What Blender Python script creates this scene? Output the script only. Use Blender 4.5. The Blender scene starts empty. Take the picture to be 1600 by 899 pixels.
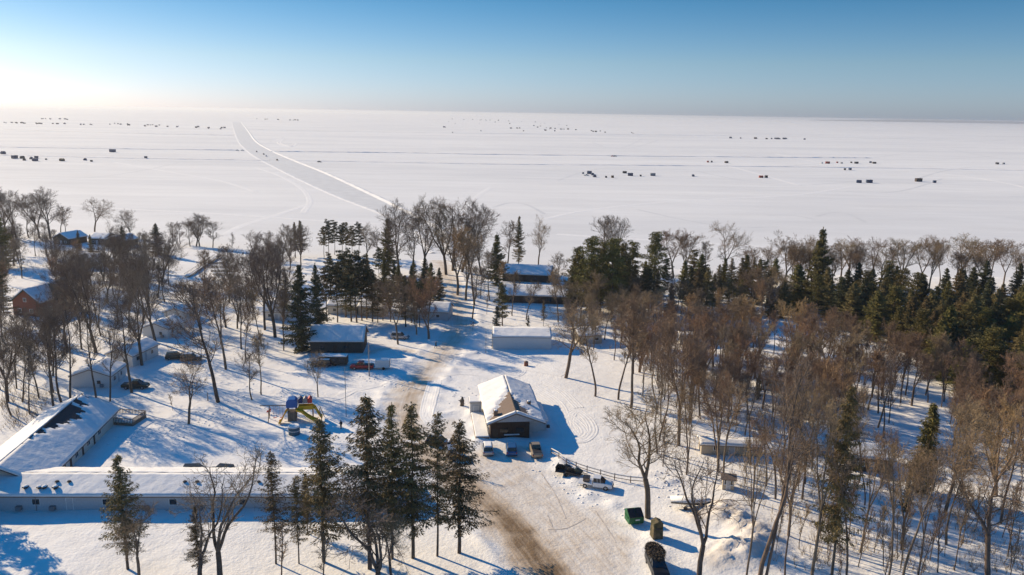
import bpy, math, random
import numpy as np
from math import radians as RAD, sin, cos, pi

# ------------------------------------------------------------------ scene, camera, light
sc = bpy.context.scene
COL = sc.collection
CAM_H, FPX, PITCH, ROLL = 60.0, 1244.0, RAD(12.36), RAD(0.93)
_F = np.array([0, cos(PITCH), -sin(PITCH)]); _R0 = np.array([1., 0, 0]); _U0 = np.array([0, sin(PITCH), cos(PITCH)])
_R = _R0 * cos(ROLL) + _U0 * sin(ROLL); _U = _U0 * cos(ROLL) - _R0 * sin(ROLL); _C = np.array([0, 0, CAM_H])
cam_d = bpy.data.cameras.new('camera'); cam = bpy.data.objects.new('camera', cam_d); COL.objects.link(cam)
cam_d.sensor_width = 36.0; cam_d.lens = 36.0 * FPX / 1600.0; cam_d.clip_start = 1.0; cam_d.clip_end = 120000.0
from mathutils import Matrix, Vector, Euler
cam.matrix_world = Matrix(((_R[0], _U[0], -_F[0], 0), (_R[1], _U[1], -_F[1], 0), (_R[2], _U[2], -_F[2], CAM_H), (0, 0, 0, 1)))
sc.camera = cam

SUN_EL, SUN_AZ = RAD(24.0), RAD(56.0)        # azimuth measured from the view direction towards the west side
sun_dir = Vector((-sin(SUN_AZ) * cos(SUN_EL), cos(SUN_AZ) * cos(SUN_EL), sin(SUN_EL)))
w = bpy.data.worlds.new('World'); sc.world = w; w.use_nodes = True
nt = w.node_tree; nt.nodes.clear()
sky = nt.nodes.new('ShaderNodeTexSky'); sky.sky_type = 'NISHITA'; sky.sun_disc = False
sky.sun_elevation = SUN_EL; sky.sun_rotation = -SUN_AZ
sky.altitude = 400; sky.air_density = 1.0; sky.dust_density = 0.65; sky.ozone_density = 3.0
hs = nt.nodes.new('ShaderNodeHueSaturation'); hs.inputs['Saturation'].default_value = 1.2; hs.inputs['Hue'].default_value = 0.5
bg = nt.nodes.new('ShaderNodeBackground'); bg.inputs['Strength'].default_value = 0.07
wo = nt.nodes.new('ShaderNodeOutputWorld')
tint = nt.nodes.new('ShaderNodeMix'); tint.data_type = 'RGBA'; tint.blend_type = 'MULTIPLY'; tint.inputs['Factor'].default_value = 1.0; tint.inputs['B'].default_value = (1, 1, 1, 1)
tcw = nt.nodes.new('ShaderNodeTexCoord'); sxyz = nt.nodes.new('ShaderNodeSeparateXYZ'); tr_ = nt.nodes.new('ShaderNodeValToRGB'); el_ = tr_.color_ramp.elements      # sky tint: paler low down; unseen upper sky boosted blue to colour snow shadows
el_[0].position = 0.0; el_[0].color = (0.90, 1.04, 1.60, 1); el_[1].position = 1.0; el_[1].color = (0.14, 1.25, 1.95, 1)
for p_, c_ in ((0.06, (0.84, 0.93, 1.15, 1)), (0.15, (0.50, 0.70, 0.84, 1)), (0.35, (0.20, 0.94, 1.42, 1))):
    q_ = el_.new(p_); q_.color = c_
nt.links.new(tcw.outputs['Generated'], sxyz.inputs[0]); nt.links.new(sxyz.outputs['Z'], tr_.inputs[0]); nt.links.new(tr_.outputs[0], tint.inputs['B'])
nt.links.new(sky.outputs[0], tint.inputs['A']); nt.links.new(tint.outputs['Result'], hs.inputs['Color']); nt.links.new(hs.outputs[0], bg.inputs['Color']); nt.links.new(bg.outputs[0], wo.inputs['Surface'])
sl = bpy.data.lights.new('sun', 'SUN'); sl.energy = 5.0; sl.angle = RAD(0.5); sl.color = (1.0, 0.80, 0.53)
so = bpy.data.objects.new('sun', sl); COL.objects.link(so); so.rotation_euler = sun_dir.to_track_quat('Z', 'Y').to_euler()
sc.view_settings.view_transform = 'Standard'; sc.view_settings.look = 'None'; sc.view_settings.gamma = 1.0
sc.view_settings.exposure = 0.50; sc.view_settings.use_curve_mapping = False
sc.render.engine = 'CYCLES'
sc.cycles.max_bounces = 5; sc.cycles.diffuse_bounces = 3; sc.cycles.glossy_bounces = 2; sc.cycles.transmission_bounces = 2
sc.cycles.volume_bounces = 0; sc.cycles.transparent_max_bounces = 4
sc.cycles.use_denoising = True; sc.cycles.denoiser = 'OPENIMAGEDENOISE'
HAZE = 7.0e-5

# ------------------------------------------------------------------ helpers
def P(px, py, z=0.0):
    "world point at height z seen at that place of the 1600 x 899 photograph"
    d = _F * FPX + _R * (px - 800) - _U * (py - 449.5)
    return _C + d * ((z - CAM_H) / d[2])
def proj(p):
    v = np.array(p) - _C; k = v @ _F
    return 800 + FPX * (v @ _R) / k, 449.5 - FPX * (v @ _U) / k
def height_to(px, py, ty):
    b = P(px, py); lo, hi = 0.0, 50.0
    for _ in range(30):
        m = (lo + hi) / 2
        if proj(b + [0, 0, m])[1] > ty: lo = m
        else: hi = m
    return m

def tag(o, label=None, cat=None, group=None, kind=None):
    if label: o['label'] = label
    if cat: o['category'] = cat
    if group: o['group'] = group
    if kind: o['kind'] = kind
    return o
def empty(name, loc, rz=0.0, label=None, cat=None, group=None):
    o = bpy.data.objects.new(name, None); COL.objects.link(o)
    o.location = loc; o.rotation_euler = (0, 0, rz); o.empty_display_size = 0.5
    return tag(o, label, cat, group)
def copy_tree(o, parent=None):
    c = o.copy(); COL.objects.link(c); c.parent = parent
    for ch in list(o.children): copy_tree(ch, c)
    return c

class MB:
    "collects shapes into one mesh"
    def __init__(s): s.v = []; s.f = []; s.m = []; s.n = 0
    def add(s, v, f, m=0):
        s.v.extend([tuple(a) for a in v]); s.f.extend([tuple(i + s.n for i in q) for q in f]); s.m.extend([m] * len(f)); s.n += len(v); return s
    def box(s, c, d, rz=0.0, m=0, taper=1.0):
        cx, cy, cz = c; dx, dy, dz = d[0] / 2, d[1] / 2, d[2] / 2; v = []
        for z, t in ((-dz, 1.0), (dz, taper)):
            for x, y in ((-dx, -dy), (dx, -dy), (dx, dy), (-dx, dy)):
                x *= t; y *= t
                v.append((cx + x * cos(rz) - y * sin(rz), cy + x * sin(rz) + y * cos(rz), cz + z))
        return s.add(v, [(3, 2, 1, 0), (4, 5, 6, 7), (0, 1, 5, 4), (1, 2, 6, 5), (2, 3, 7, 6), (3, 0, 4, 7)], m)
    def tube(s, p, q, r0, r1=None, n=8, m=0):
        r1 = r0 if r1 is None else r1
        p = Vector(p); q = Vector(q); d = (q - p).normalized()
        a = d.orthogonal().normalized(); b = d.cross(a); v = []
        for c, r in ((p, r0), (q, r1)):
            for i in range(n):
                t = 2 * pi * i / n; v.append(c + a * cos(t) * r + b * sin(t) * r)
        f = [(i, (i + 1) % n, n + (i + 1) % n, n + i) for i in range(n)] + [tuple(range(n))[::-1], tuple(range(n, 2 * n))]
        return s.add(v, f, m)
    def prism(s, prof, x0, x1, m=0, axis='x'):
        "closed polygon prof [(a, z)] extruded along axis; axis x: a is y"
        n = len(prof); v = []
        for x in (x0, x1):
            for a, z in prof: v.append((x, a, z) if axis == 'x' else (a, x, z))
        f = [(i, (i + 1) % n, n + (i + 1) % n, n + i) for i in range(n)] + [tuple(range(n))[::-1], tuple(range(n, 2 * n))]
        return s.add(v, f, m)
    def loft(s, rings, m=0, cap=True):
        n = len(rings[0]); v = [p for r in rings for p in r]; f = []
        for k in range(len(rings) - 1):
            for i in range(n):
                j = (i + 1) % n; f.append((k * n + i, k * n + j, (k + 1) * n + j, (k + 1) * n + i))
        if cap: f += [tuple(range(n))[::-1], tuple(range((len(rings) - 1) * n, len(rings) * n))]
        return s.add(v, f, m)
    def build(s, name, mats, parent=None, smooth=False, bevel=0.0):
        me = bpy.data.meshes.new(name); me.from_pydata(s.v, [], s.f)
        if not isinstance(mats, (list, tuple)): mats = [mats]
        for a in mats: me.materials.append(a)
        if any(s.m): me.polygons.foreach_set('material_index', s.m)
        if smooth: me.polygons.foreach_set('use_smooth', [True] * len(s.f))
        me.update()
        o = bpy.data.objects.new(name, me); COL.objects.link(o); o.parent = parent
        if bevel:
            b = o.modifiers.new('bevel', 'BEVEL'); b.width = bevel; b.segments = 2; b.limit_method = 'ANGLE'
        return o

def np_mesh(name, V, Fq, mats, parent=None, smooth=False, link=True):
    "V (n,3), Fq (m,k) all faces with k corners"
    me = bpy.data.meshes.new(name); V = np.asarray(V, dtype=np.float32); Fq = np.asarray(Fq, dtype=np.int32); k = Fq.shape[1]
    me.vertices.add(len(V)); me.vertices.foreach_set('co', V.ravel())
    me.loops.add(Fq.size); me.loops.foreach_set('vertex_index', Fq.ravel())
    me.polygons.add(len(Fq)); me.polygons.foreach_set('loop_start', np.arange(0, Fq.size, k, dtype=np.int32)); me.polygons.foreach_set('loop_total', np.full(len(Fq), k, dtype=np.int32))
    if smooth: me.polygons.foreach_set('use_smooth', np.ones(len(Fq), dtype=bool))
    for a in (mats if isinstance(mats, (list, tuple)) else [mats]): me.materials.append(a)
    me.update(calc_edges=True); me.validate()
    if not link: return me
    o = bpy.data.objects.new(name, me); COL.objects.link(o); o.parent = parent
    return o

# ------------------------------------------------------------------ materials
def newmat(name):
    m = bpy.data.materials.new(name); m.use_nodes = True; t = m.node_tree
    return m, t, t.nodes['Principled BSDF']
def mat(name, c, rough=0.8, var=0.15, scale=3.0, bump=0.0, metal=0.0, spec=0.3, c2=None, streak=None, island=0.0):
    "noisy procedural paint: colour c varied by noise; streak stretches the noise"
    m, t, b = newmat(name); N, L = t.nodes, t.links
    b.inputs['Roughness'].default_value = rough; b.inputs['Metallic'].default_value = metal; b.inputs['Specular IOR Level'].default_value = spec
    tc = N.new('ShaderNodeTexCoord'); mp = N.new('ShaderNodeMapping'); L.new(tc.outputs['Object'], mp.inputs[0])
    if streak: mp.inputs['Scale'].default_value = streak
    no = N.new('ShaderNodeTexNoise'); no.inputs['Scale'].default_value = scale; no.inputs['Detail'].default_value = 5.0
    L.new(mp.outputs[0], no.inputs['Vector'])
    cr = N.new('ShaderNodeValToRGB'); cr.color_ramp.elements[0].position = 0.3; cr.color_ramp.elements[1].position = 0.7
    a = [max(0, x * (1 - var)) for x in c]; d = list(c2) if c2 else [min(1, x * (1 + var)) for x in c]
    cr.color_ramp.elements[0].color = (*a, 1); cr.color_ramp.elements[1].color = (*d, 1)
    L.new(no.outputs['Fac'], cr.inputs[0]); out = cr.outputs[0]
    if island:
        oi = N.new('ShaderNodeObjectInfo'); g = N.new('ShaderNodeNewGeometry'); ad = N.new('ShaderNodeMath'); ad.operation = 'ADD'
        L.new(oi.outputs['Random'], ad.inputs[0]); L.new(g.outputs['Random Per Island'], ad.inputs[1])
        mr = N.new('ShaderNodeMapRange'); mr.inputs['From Max'].default_value = 2.0; mr.inputs['To Min'].default_value = 1 - island; mr.inputs['To Max'].default_value = 1 + island
        L.new(ad.outputs[0], mr.inputs[0])
        hv = N.new('ShaderNodeHueSaturation'); L.new(mr.outputs[0], hv.inputs['Value']); L.new(out, hv.inputs['Color'])
        h2 = N.new('ShaderNodeMapRange'); h2.inputs['To Min'].default_value = 0.485; h2.inputs['To Max'].default_value = 0.515
        L.new(oi.outputs['Random'], h2.inputs[0]); L.new(h2.outputs[0], hv.inputs['Hue']); out = hv.outputs[0]
    L.new(out, b.inputs['Base Color'])
    if bump:
        bp = N.new('ShaderNodeBump'); bp.inputs['Strength'].default_value = 1.0; bp.inputs['Distance'].default_value = bump
        L.new(no.outputs['Fac'], bp.inputs['Height']); L.new(bp.outputs[0], b.inputs['Normal'])
    return m

SNOW = (0.80, 0.80, 0.81)
def snow_mat(name, rough_scale=0.6, bump=0.12, dirt=False, lake=False):
    m, t, b = newmat(name); N, L = t.nodes, t.links
    b.inputs['Roughness'].default_value = 0.85; b.inputs['Specular IOR Level'].default_value = 0.15
    tc = N.new('ShaderNodeTexCoord'); g = N.new('ShaderNodeMapping'); L.new(tc.outputs['Object'], g.inputs[0])
    n1 = N.new('ShaderNodeTexNoise'); n1.inputs['Scale'].default_value = rough_scale; n1.inputs['Detail'].default_value = 6; n1.inputs['Roughness'].default_value = 0.6
    L.new(g.outputs[0], n1.inputs['Vector'])
    cr = N.new('ShaderNodeValToRGB'); cr.color_ramp.elements[0].position = 0.25; cr.color_ramp.elements[1].position = 0.75
    cr.color_ramp.elements[0].color = (0.76, 0.735, 0.70, 1); cr.color_ramp.elements[1].color = (0.85, 0.83, 0.80, 1)
    L.new(n1.outputs['Fac'], cr.inputs[0]); out = cr.outputs[0]; height = n1.outputs['Fac']
    if lake:
        g.inputs['Scale'].default_value = (0.012, 0.05, 1)
        n1.inputs['Scale'].default_value = 1.0; n1.inputs['Detail'].default_value = 8
        cr.color_ramp.elements[0].color = (0.74, 0.72, 0.685, 1); cr.color_ramp.elements[1].color = (0.84, 0.82, 0.785, 1)
        n2 = N.new('ShaderNodeTexNoise'); n2.inputs['Scale'].default_value = 0.5; n2.inputs['Detail'].default_value = 4
        g2 = N.new('ShaderNodeMapping'); g2.inputs['Scale'].default_value = (0.35, 1, 1); g2.inputs['Rotation'].default_value = (0, 0, 0.3); L.new(tc.outputs['Object'], g2.inputs[0]); L.new(g2.outputs[0], n2.inputs['Vector'])
        height = n2.outputs['Fac']
        g3 = N.new('ShaderNodeMapping'); g3.inputs['Scale'].default_value = (0.0016, 0.006, 1); g3.inputs['Rotation'].default_value = (0, 0, -0.06); L.new(tc.outputs['Object'], g3.inputs[0])
        n3 = N.new('ShaderNodeTexNoise'); n3.inputs['Scale'].default_value = 1.0; n3.inputs['Detail'].default_value = 7; n3.inputs['Roughness'].default_value = 0.65; L.new(g3.outputs[0], n3.inputs['Vector'])
        c3 = N.new('ShaderNodeValToRGB'); c3.color_ramp.elements[0].position = 0.35; c3.color_ramp.elements[0].color = (0.86, 0.87, 0.89, 1); c3.color_ramp.elements[1].position = 0.6; c3.color_ramp.elements[1].color = (1, 1, 1, 1); L.new(n3.outputs['Fac'], c3.inputs[0])
        mm = N.new('ShaderNodeMix'); mm.data_type = 'RGBA'; mm.blend_type = 'MULTIPLY'; mm.inputs['Factor'].default_value = 1.0; L.new(out, mm.inputs['A']); L.new(c3.outputs[0], mm.inputs['B']); out = mm.outputs['Result']
    if dirt:
        at = N.new('ShaderNodeAttribute'); at.attribute_name = 'dirt'; at.attribute_type = 'GEOMETRY'
        uvw = N.new('ShaderNodeAttribute'); uvw.attribute_name = 'way'; uvw.attribute_type = 'GEOMETRY'
        st = N.new('ShaderNodeTexNoise'); st.inputs['Scale'].default_value = 1.0; st.inputs['Detail'].default_value = 6; st.inputs['Roughness'].default_value = 0.7
        L.new(uvw.outputs['Vector'], st.inputs['Vector'])
        fr = N.new('ShaderNodeTexNoise'); fr.inputs['Scale'].default_value = 0.35; fr.inputs['Detail'].default_value = 6; L.new(g.outputs[0], fr.inputs['Vector'])
        mix = N.new('ShaderNodeMath'); mix.operation = 'MULTIPLY_ADD'; L.new(st.outputs['Fac'], mix.inputs[0]); mix.inputs[1].default_value = 0.75
        ad = N.new('ShaderNodeMath'); ad.operation = 'MULTIPLY_ADD'; L.new(fr.outputs['Fac'], ad.inputs[0]); ad.inputs[1].default_value = 0.5; ad.inputs[2].default_value = -0.62
        L.new(ad.outputs[0], mix.inputs[2])
        sm = N.new('ShaderNodeMath'); sm.operation = 'ADD'; L.new(at.outputs['Fac'], sm.inputs[0]); L.new(mix.outputs[0], sm.inputs[1])
        ed = N.new('ShaderNodeMapRange'); ed.inputs['From Min'].default_value = 0.0; ed.inputs['From Max'].default_value = 0.25; L.new(at.outputs['Fac'], ed.inputs[0])
        ml = N.new('ShaderNodeMath'); ml.operation = 'MULTIPLY'; ml.use_clamp = True; L.new(sm.outputs[0], ml.inputs[0]); L.new(ed.outputs[0], ml.inputs[1])
        dr = N.new('ShaderNodeValToRGB'); e = dr.color_ramp.elements
        e[0].position = 0; e[0].color = (0.82, 0.80, 0.77, 1); e[1].position = 1.0; e[1].color = (0.20, 0.135, 0.08, 1)
        for p_, c_ in ((0.35, (0.68, 0.62, 0.55)), (0.65, (0.50, 0.40, 0.30))):
            q = dr.color_ramp.elements.new(p_); q.color = (*c_, 1)
        L.new(ml.outputs[0], dr.inputs[0])
        mx = N.new('ShaderNodeMix'); mx.data_type = 'RGBA'; mx.blend_type = 'MULTIPLY'; mx.inputs['Factor'].default_value = 0.0
        m2 = N.new('ShaderNodeMix'); m2.data_type = 'RGBA'; L.new(ed.outputs[0], m2.inputs['Factor']); L.new(out, m2.inputs['A']); L.new(dr.outputs[0], m2.inputs['B']); out = m2.outputs['Result']
        n3 = N.new('ShaderNodeTexNoise'); n3.inputs['Scale'].default_value = 2.2; n3.inputs['Detail'].default_value = 5; L.new(g.outputs[0], n3.inputs['Vector'])
        hh = N.new('ShaderNodeMath'); hh.operation = 'MULTIPLY_ADD'; L.new(n3.outputs['Fac'], hh.inputs[0]); hh.inputs[1].default_value = 0.35; L.new(n1.outputs['Fac'], hh.inputs[2]); height = hh.outputs[0]
    L.new(out, b.inputs['Base Color'])
    bp = N.new('ShaderNodeBump'); bp.inputs['Strength'].default_value = 1.0; bp.inputs['Distance'].default_value = bump
    L.new(height, bp.inputs['Height']); L.new(bp.outputs[0], b.inputs['Normal'])
    return m

M = dict(
    ground=snow_mat('snow_ground', 0.35, 0.22, dirt=True),
    lake=snow_mat('snow_lake', 1.0, 0.05, lake=True),
    roofsnow=snow_mat('snow_roof', 0.8, 0.10),
    pile=snow_mat('snow_pile', 1.3, 0.3),
    bark=mat('bark', (0.135, 0.10, 0.074), 0.95, 0.35, 4, 0.03, island=0.25, streak=(1, 1, 0.25)),
    bark_dark=mat('bark_dark', (0.09, 0.072, 0.058), 0.95, 0.35, 4, 0.03, island=0.2, streak=(1, 1, 0.25)),
    bark_tan=mat('bark_tan', (0.19, 0.135, 0.09), 0.95, 0.35, 4, 0.03, island=0.25, streak=(1, 1, 0.25)),
    twig_grey=mat('twigs_grey', (0.17, 0.13, 0.10), 0.9, 0.3, 2, island=0.35),
    twig_brown=mat('twigs_brown', (0.235, 0.165, 0.105), 0.9, 0.3, 2, island=0.35),
    twig_orange=mat('twigs_orange', (0.32, 0.205, 0.112), 0.9, 0.3, 2, island=0.35),
    needle=mat('needles', (0.13, 0.105, 0.040), 0.75, 0.35, 0.7, island=0.5, c2=(0.25, 0.175, 0.066)),
    needle_dark=mat('needles_dark', (0.045, 0.055, 0.022), 0.75, 0.35, 0.7, island=0.45, c2=(0.095, 0.09, 0.036)),
    needle_green=mat('needles_green', (0.105, 0.10, 0.024), 0.75, 0.35, 0.7, island=0.45, c2=(0.21, 0.165, 0.042)),
    needle_blue=mat('needles_blue', (0.04, 0.055, 0.045), 0.75, 0.4, 0.7, island=0.4, c2=(0.10, 0.12, 0.11)),
    white_wall=mat('white_siding', (0.62, 0.61, 0.58), 0.7, 0.10, 2.5, streak=(1, 1, 6)),
    cream_wall=mat('cream_siding', (0.58, 0.54, 0.46), 0.75, 0.10, 2.5, streak=(1, 1, 6)),
    grey_wall=mat('grey_siding', (0.42, 0.43, 0.44), 0.75, 0.12, 2.5, streak=(4, 4, 1)),
    tan_wall=mat('tan_siding', (0.40, 0.34, 0.26), 0.75, 0.12, 2.5, streak=(1, 1, 6)),
    brown_wall=mat('dark_brown_boards', (0.060, 0.036, 0.026), 0.8, 0.45, 3.0, 0.02, streak=(5, 5, 0.3)),
    barn_wall=mat('barn_boards', (0.070, 0.055, 0.045), 0.85, 0.45, 3.0, 0.02, streak=(5, 5, 0.3)),
    red_wall=mat('red_brown_siding', (0.20, 0.075, 0.05), 0.8, 0.2, 2.5, streak=(1, 1, 6)),
    shingle=mat('brown_shingles', (0.19, 0.14, 0.11), 0.9, 0.25, 6, 0.02),
    shingle_dark=mat('dark_shingles', (0.045, 0.045, 0.05), 0.9, 0.25, 6, 0.02),
    shingle_green=mat('green_metal_roof', (0.015, 0.06, 0.055), 0.5, 0.15, 3),
    trim=mat('white_trim', (0.7, 0.7, 0.68), 0.6, 0.06),
    dark=mat('dark_metal', (0.025, 0.025, 0.028), 0.5, 0.3),
    grey=mat('grey_metal', (0.22, 0.22, 0.23), 0.45, 0.15, metal=0.3),
    glass=mat('dark_glass', (0.02, 0.025, 0.03), 0.12, 0.1, spec=0.6),
    tyre=mat('tyre_rubber', (0.02, 0.02, 0.02), 0.85, 0.2),
    rim=mat('rim_metal', (0.35, 0.35, 0.36), 0.35, 0.1, metal=0.7),
    lamp=mat('lamp_glass', (0.6, 0.6, 0.55), 0.2, 0.05),
    redlamp=mat('tail_lamp_plastic', (0.35, 0.02, 0.02), 0.3, 0.05),
    wood=mat('weathered_wood', (0.20, 0.15, 0.11), 0.9, 0.3, 4, 0.01, streak=(1, 1, 0.3)),
    pole=mat('pole_wood', (0.30, 0.27, 0.24), 0.85, 0.15, 4),
    yellow=mat('yellow_plastic', (0.72, 0.40, 0.02), 0.4, 0.08),
    blue=mat('blue_plastic', (0.03, 0.12, 0.35), 0.45, 0.1),
    navy=mat('navy_canvas', (0.02, 0.03, 0.10), 0.7, 0.1),
    redp=mat('red_plastic', (0.45, 0.03, 0.03), 0.5, 0.1),
    green=mat('green_steel', (0.012, 0.10, 0.035), 0.5, 0.2, 2),
    camo=mat('camouflage_cloth', (0.035, 0.05, 0.02), 0.9, 0.4, 2.2, c2=(0.16, 0.12, 0.07)),
    tank=mat('blue_grey_vinyl', (0.035, 0.09, 0.13), 0.6, 0.15, 2),
    cloth=mat('dark_cloth', (0.02, 0.022, 0.03), 0.9, 0.2, 6),
    skin=mat('skin', (0.45, 0.26, 0.18), 0.6, 0.05),
    brush=mat('brush_twigs', (0.10, 0.075, 0.055), 0.95, 0.3, 2, island=0.4),
    tarp=mat('light_blue_tarp', (0.10, 0.40, 0.55), 0.6, 0.1),
    grit=mat('gritty_snow', (0.54, 0.48, 0.42), 0.9, 0.3, 1.5),
    hill=mat('far_woods', (0.03, 0.045, 0.05), 0.95, 0.3, 0.002),
    path=mat('packed_snow', (0.645, 0.635, 0.615), 0.75, 0.07, 0.12, 0.02),
    berm=snow_mat('snow_berm', 0.4, 0.25),
)
def paint(name, c, metal=0.2): return mat(name, c, 0.35, 0.06, 2.0, metal=metal, spec=0.5)

# ------------------------------------------------------------------ terrain
rng = np.random.default_rng(7)
_waves = [(rng.uniform(0.02, 0.05), rng.uniform(0, 2 * pi), rng.uniform(0, 2 * pi), 0.14) for _ in range(5)] + \
         [(rng.uniform(0.12, 0.35), rng.uniform(0, 2 * pi), rng.uniform(0, 2 * pi), 0.045) for _ in range(8)]
shore_px = [(-300, 366), (0, 366), (150, 364), (250, 380), (330, 388), (400, 396), (560, 402), (700, 405), (840, 416), (1000, 416), (1200, 424), (1400, 428), (1600, 432), (1900, 437)]
_sp = np.array([P(a, b)[:2] for a, b in shore_px])
def shore_y(x): return np.interp(x, _sp[:, 0], _sp[:, 1])
def seg_dist(x, y, line):
    "signed distance and arc length to a polyline, vectorised"
    best = np.full(np.shape(x), 1e9); lat = np.zeros(np.shape(x)); arc = np.zeros(np.shape(x)); s0 = 0.0
    for a, b in zip(line[:-1], line[1:]):
        d = b - a; L = np.hypot(*d); u = d / L
        t = np.clip((x - a[0]) * u[0] + (y - a[1]) * u[1], 0, L)
        qx, qy = x - a[0] - u[0] * t, y - a[1] - u[1] * t; dd = np.hypot(qx, qy); sg = np.sign(u[0] * qy - u[1] * qx)
        k = dd < best; best = np.where(k, dd, best); lat = np.where(k, dd * sg, lat); arc = np.where(k, s0 + t, arc); s0 += L
    return best, lat, arc
def catmull(pts, n=8):
    pts = [np.array(p, float) for p in pts]; out = []
    e = [2 * pts[0] - pts[1]] + pts + [2 * pts[-1] - pts[-2]]
    for i in range(1, len(e) - 2):
        for k in range(n):
            t = k / n; a, b, c, d = e[i - 1], e[i], e[i + 1], e[i + 2]
            out.append(0.5 * (2 * b + (c - a) * t + (2 * a - 5 * b + 4 * c - d) * t * t + (3 * b - a - 3 * c + d) * t ** 3))
    out.append(pts[-1]); return out
road_px = [(915, 990), (880, 930), (830, 862), (776, 800), (716, 748), (662, 705), (634, 664), (638, 622), (662, 585), (692, 553), (712, 525), (717, 500), (714, 470), (702, 440), (690, 415), (684, 404)]
road_line = np.array(catmull([P(a, b)[:2] for a, b in road_px], 5))
drive_px = [(700, 560), (660, 555), (610, 545), (560, 560), (540, 590)]
lot_px = [(738, 700), (760, 692), (850, 694), (862, 730), (905, 778), (960, 800), (1010, 850), (1015, 905), (980, 990), (880, 990), (800, 850), (745, 780), (690, 735), (650, 690), (680, 660), (725, 650)]
lot = np.array([P(a, b)[:2] for a, b in lot_px])
def poly_dist(x, y, poly):
    "positive inside"
    n = len(poly); ins = np.zeros(np.shape(x), bool)
    for i in range(n):
        a, b = poly[i], poly[(i + 1) % n]
        c = ((a[1] > y) != (b[1] > y)) & (x < (b[0] - a[0]) * (y - a[1]) / (b[1] - a[1] + 1e-12) + a[0]); ins ^= c
    d, _, _ = seg_dist(x, y, np.vstack([poly, poly[:1]])); return np.where(ins, d, -d)
# snow mounds: (px, py, height, radius along x, radius along y)
mounds = [(1105, 812, 1.3, 5, 3), (1130, 800, 1.6, 4, 3.5), (1150, 820, 1.9, 4, 3), (1172, 838, 1.8, 4, 3), (1195, 850, 1.2, 4, 3), (1150, 862, 2.0, 4.5, 3), (1175, 875, 1.9, 4, 3), (1120, 880, 1.0, 4, 3),
          (1060, 850, 0.5, 4, 3), (870, 722, 0.6, 2.5, 1.5), (742, 553, 0.9, 2.0, 1.2), (600, 590, 0.5, 4, 1.2), (640, 600, 0.5, 3, 1), (575, 585, 0.5, 3, 1), (560, 615, 0.4, 4, 2), (600, 625, 0.5, 3, 1.5),
          (850, 700, 0.5, 1.5, 2.5), (1015, 745, 0.7, 3, 1.5), (1040, 755, 0.8, 3, 1.5), (700, 400, 0.8, 5, 2), (470, 585, 0.5, 4, 2)]
_mo = [(*P(a, b)[:2], h, rx, ry) for a, b, h, rx, ry in mounds]
def hz(x, y, fine=True):
    x = np.asarray(x, float); y = np.asarray(y, float); z = np.zeros(np.broadcast(x, y).shape)
    for k, ph, th, a in _waves: z = z + a * np.sin(k * (x * cos(th) + y * sin(th)) + ph)
    rd, _, _ = seg_dist(x, y, road_line); ld = poly_dist(x, y, lot)
    flat = np.clip(1 - np.maximum(6 - rd, ld + 2) / 4, 0, 1)          # 0 on the road and in the lot
    z = z * (0.25 + 0.75 * flat)
    z = z + 0.38 * np.exp(-((rd - 6.0) / 1.3) ** 2) * np.clip(1 - (ld + 3) / 3, 0, 1) * (0.6 + 0.5 * np.sin(x * 0.7 + y * 0.9))   # ploughed edge
    z = z + 0.30 * np.exp(-((ld + 1.5) / 1.2) ** 2) * np.clip((rd - 5) / 3, 0, 1) * (0.6 + 0.5 * np.sin(x * 1.1 - y * 0.8))
    for mx, my, h, rx, ry in _mo:
        q = np.exp(-(((x - mx) / rx) ** 2 + ((y - my) / ry) ** 2) * 1.6)
        z = z + h * 0.6 * q * (1 + 0.16 * np.sin(1.7 * x + 2.1 * np.sin(0.9 * y)) + 0.13 * np.sin(2.9 * y - 1.3 * x + 1.7 * np.sin(x)) + 0.10 * np.sin(5.1 * x + 2.2 * y + 2 * np.sin(1.3 * y)) + 0.07 * np.sin(7.3 * y - 3.1 * x + 3 * np.sin(2.1 * x)))
    s = np.clip((y - shore_y(x) + 5) / 10, 0, 1); return z + 0.15 - 2.2 * s * s * (3 - 2 * s)
def gz(x, y): return float(hz(np.array([x]), np.array([y]))[0])
def G(px, py):
    "ground point seen at that place of the photograph"
    p = P(px, py); return Vector((p[0], p[1], gz(p[0], p[1])))

def axis(bp):
    out = []
    for (a, b, s) in bp: out.extend(np.arange(a, b, s))
    return np.array(out + [bp[-1][1]])
XS = axis([(-700, -200, 12), (-200, -110, 1.8), (-110, 120, 0.55), (120, 240, 1.8), (240, 800, 12)])
YS = axis([(-80, 70, 10), (70, 88, 2), (88, 190, 0.55), (190, 300, 1.1), (300, 450, 2.0)])
GX, GY = np.meshgrid(XS, YS); GZ = hz(GX, GY)
near = np.clip((GZ * 0 + 1), 0, 1)
rd, rlat, rarc = seg_dist(GX, GY, road_line); ld = poly_dist(GX, GY, lot)
jig = 0.8 * np.sin(GX * 0.9 + 1.3 * np.sin(GY * 0.4)) + 0.5 * np.sin(GY * 1.3 + GX * 0.3)
road_d = np.clip((6.2 - rd + jig * 0.8) / 5.5, 0, 1) * np.where(GY > 175, 0.78, 1.0) * (0.85 + 0.15 * np.clip((115 - GY) / 15, 0, 1))
p0 = P(825, 850)[:2]; heavy = np.exp(-(np.abs(rlat) / 3.0) ** 2) * np.clip((130 - GY) / 22, 0, 1) * 0.35
lot_d = np.clip((ld + 1.0 + jig) / 5, 0, 1) * 0.37
dirt = np.clip(np.maximum(road_d * 0.72, lot_d) + heavy * np.clip((6.5 - rd) / 3, 0, 1), 0, 1)
drive = np.array(catmull([P(a, b)[:2] for a, b in drive_px], 5)); dd, _, _ = seg_dist(GX, GY, drive)
dirt = np.maximum(dirt, np.clip((3.0 - dd + jig * 0.5) / 3, 0, 1) * 0.35)
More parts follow.
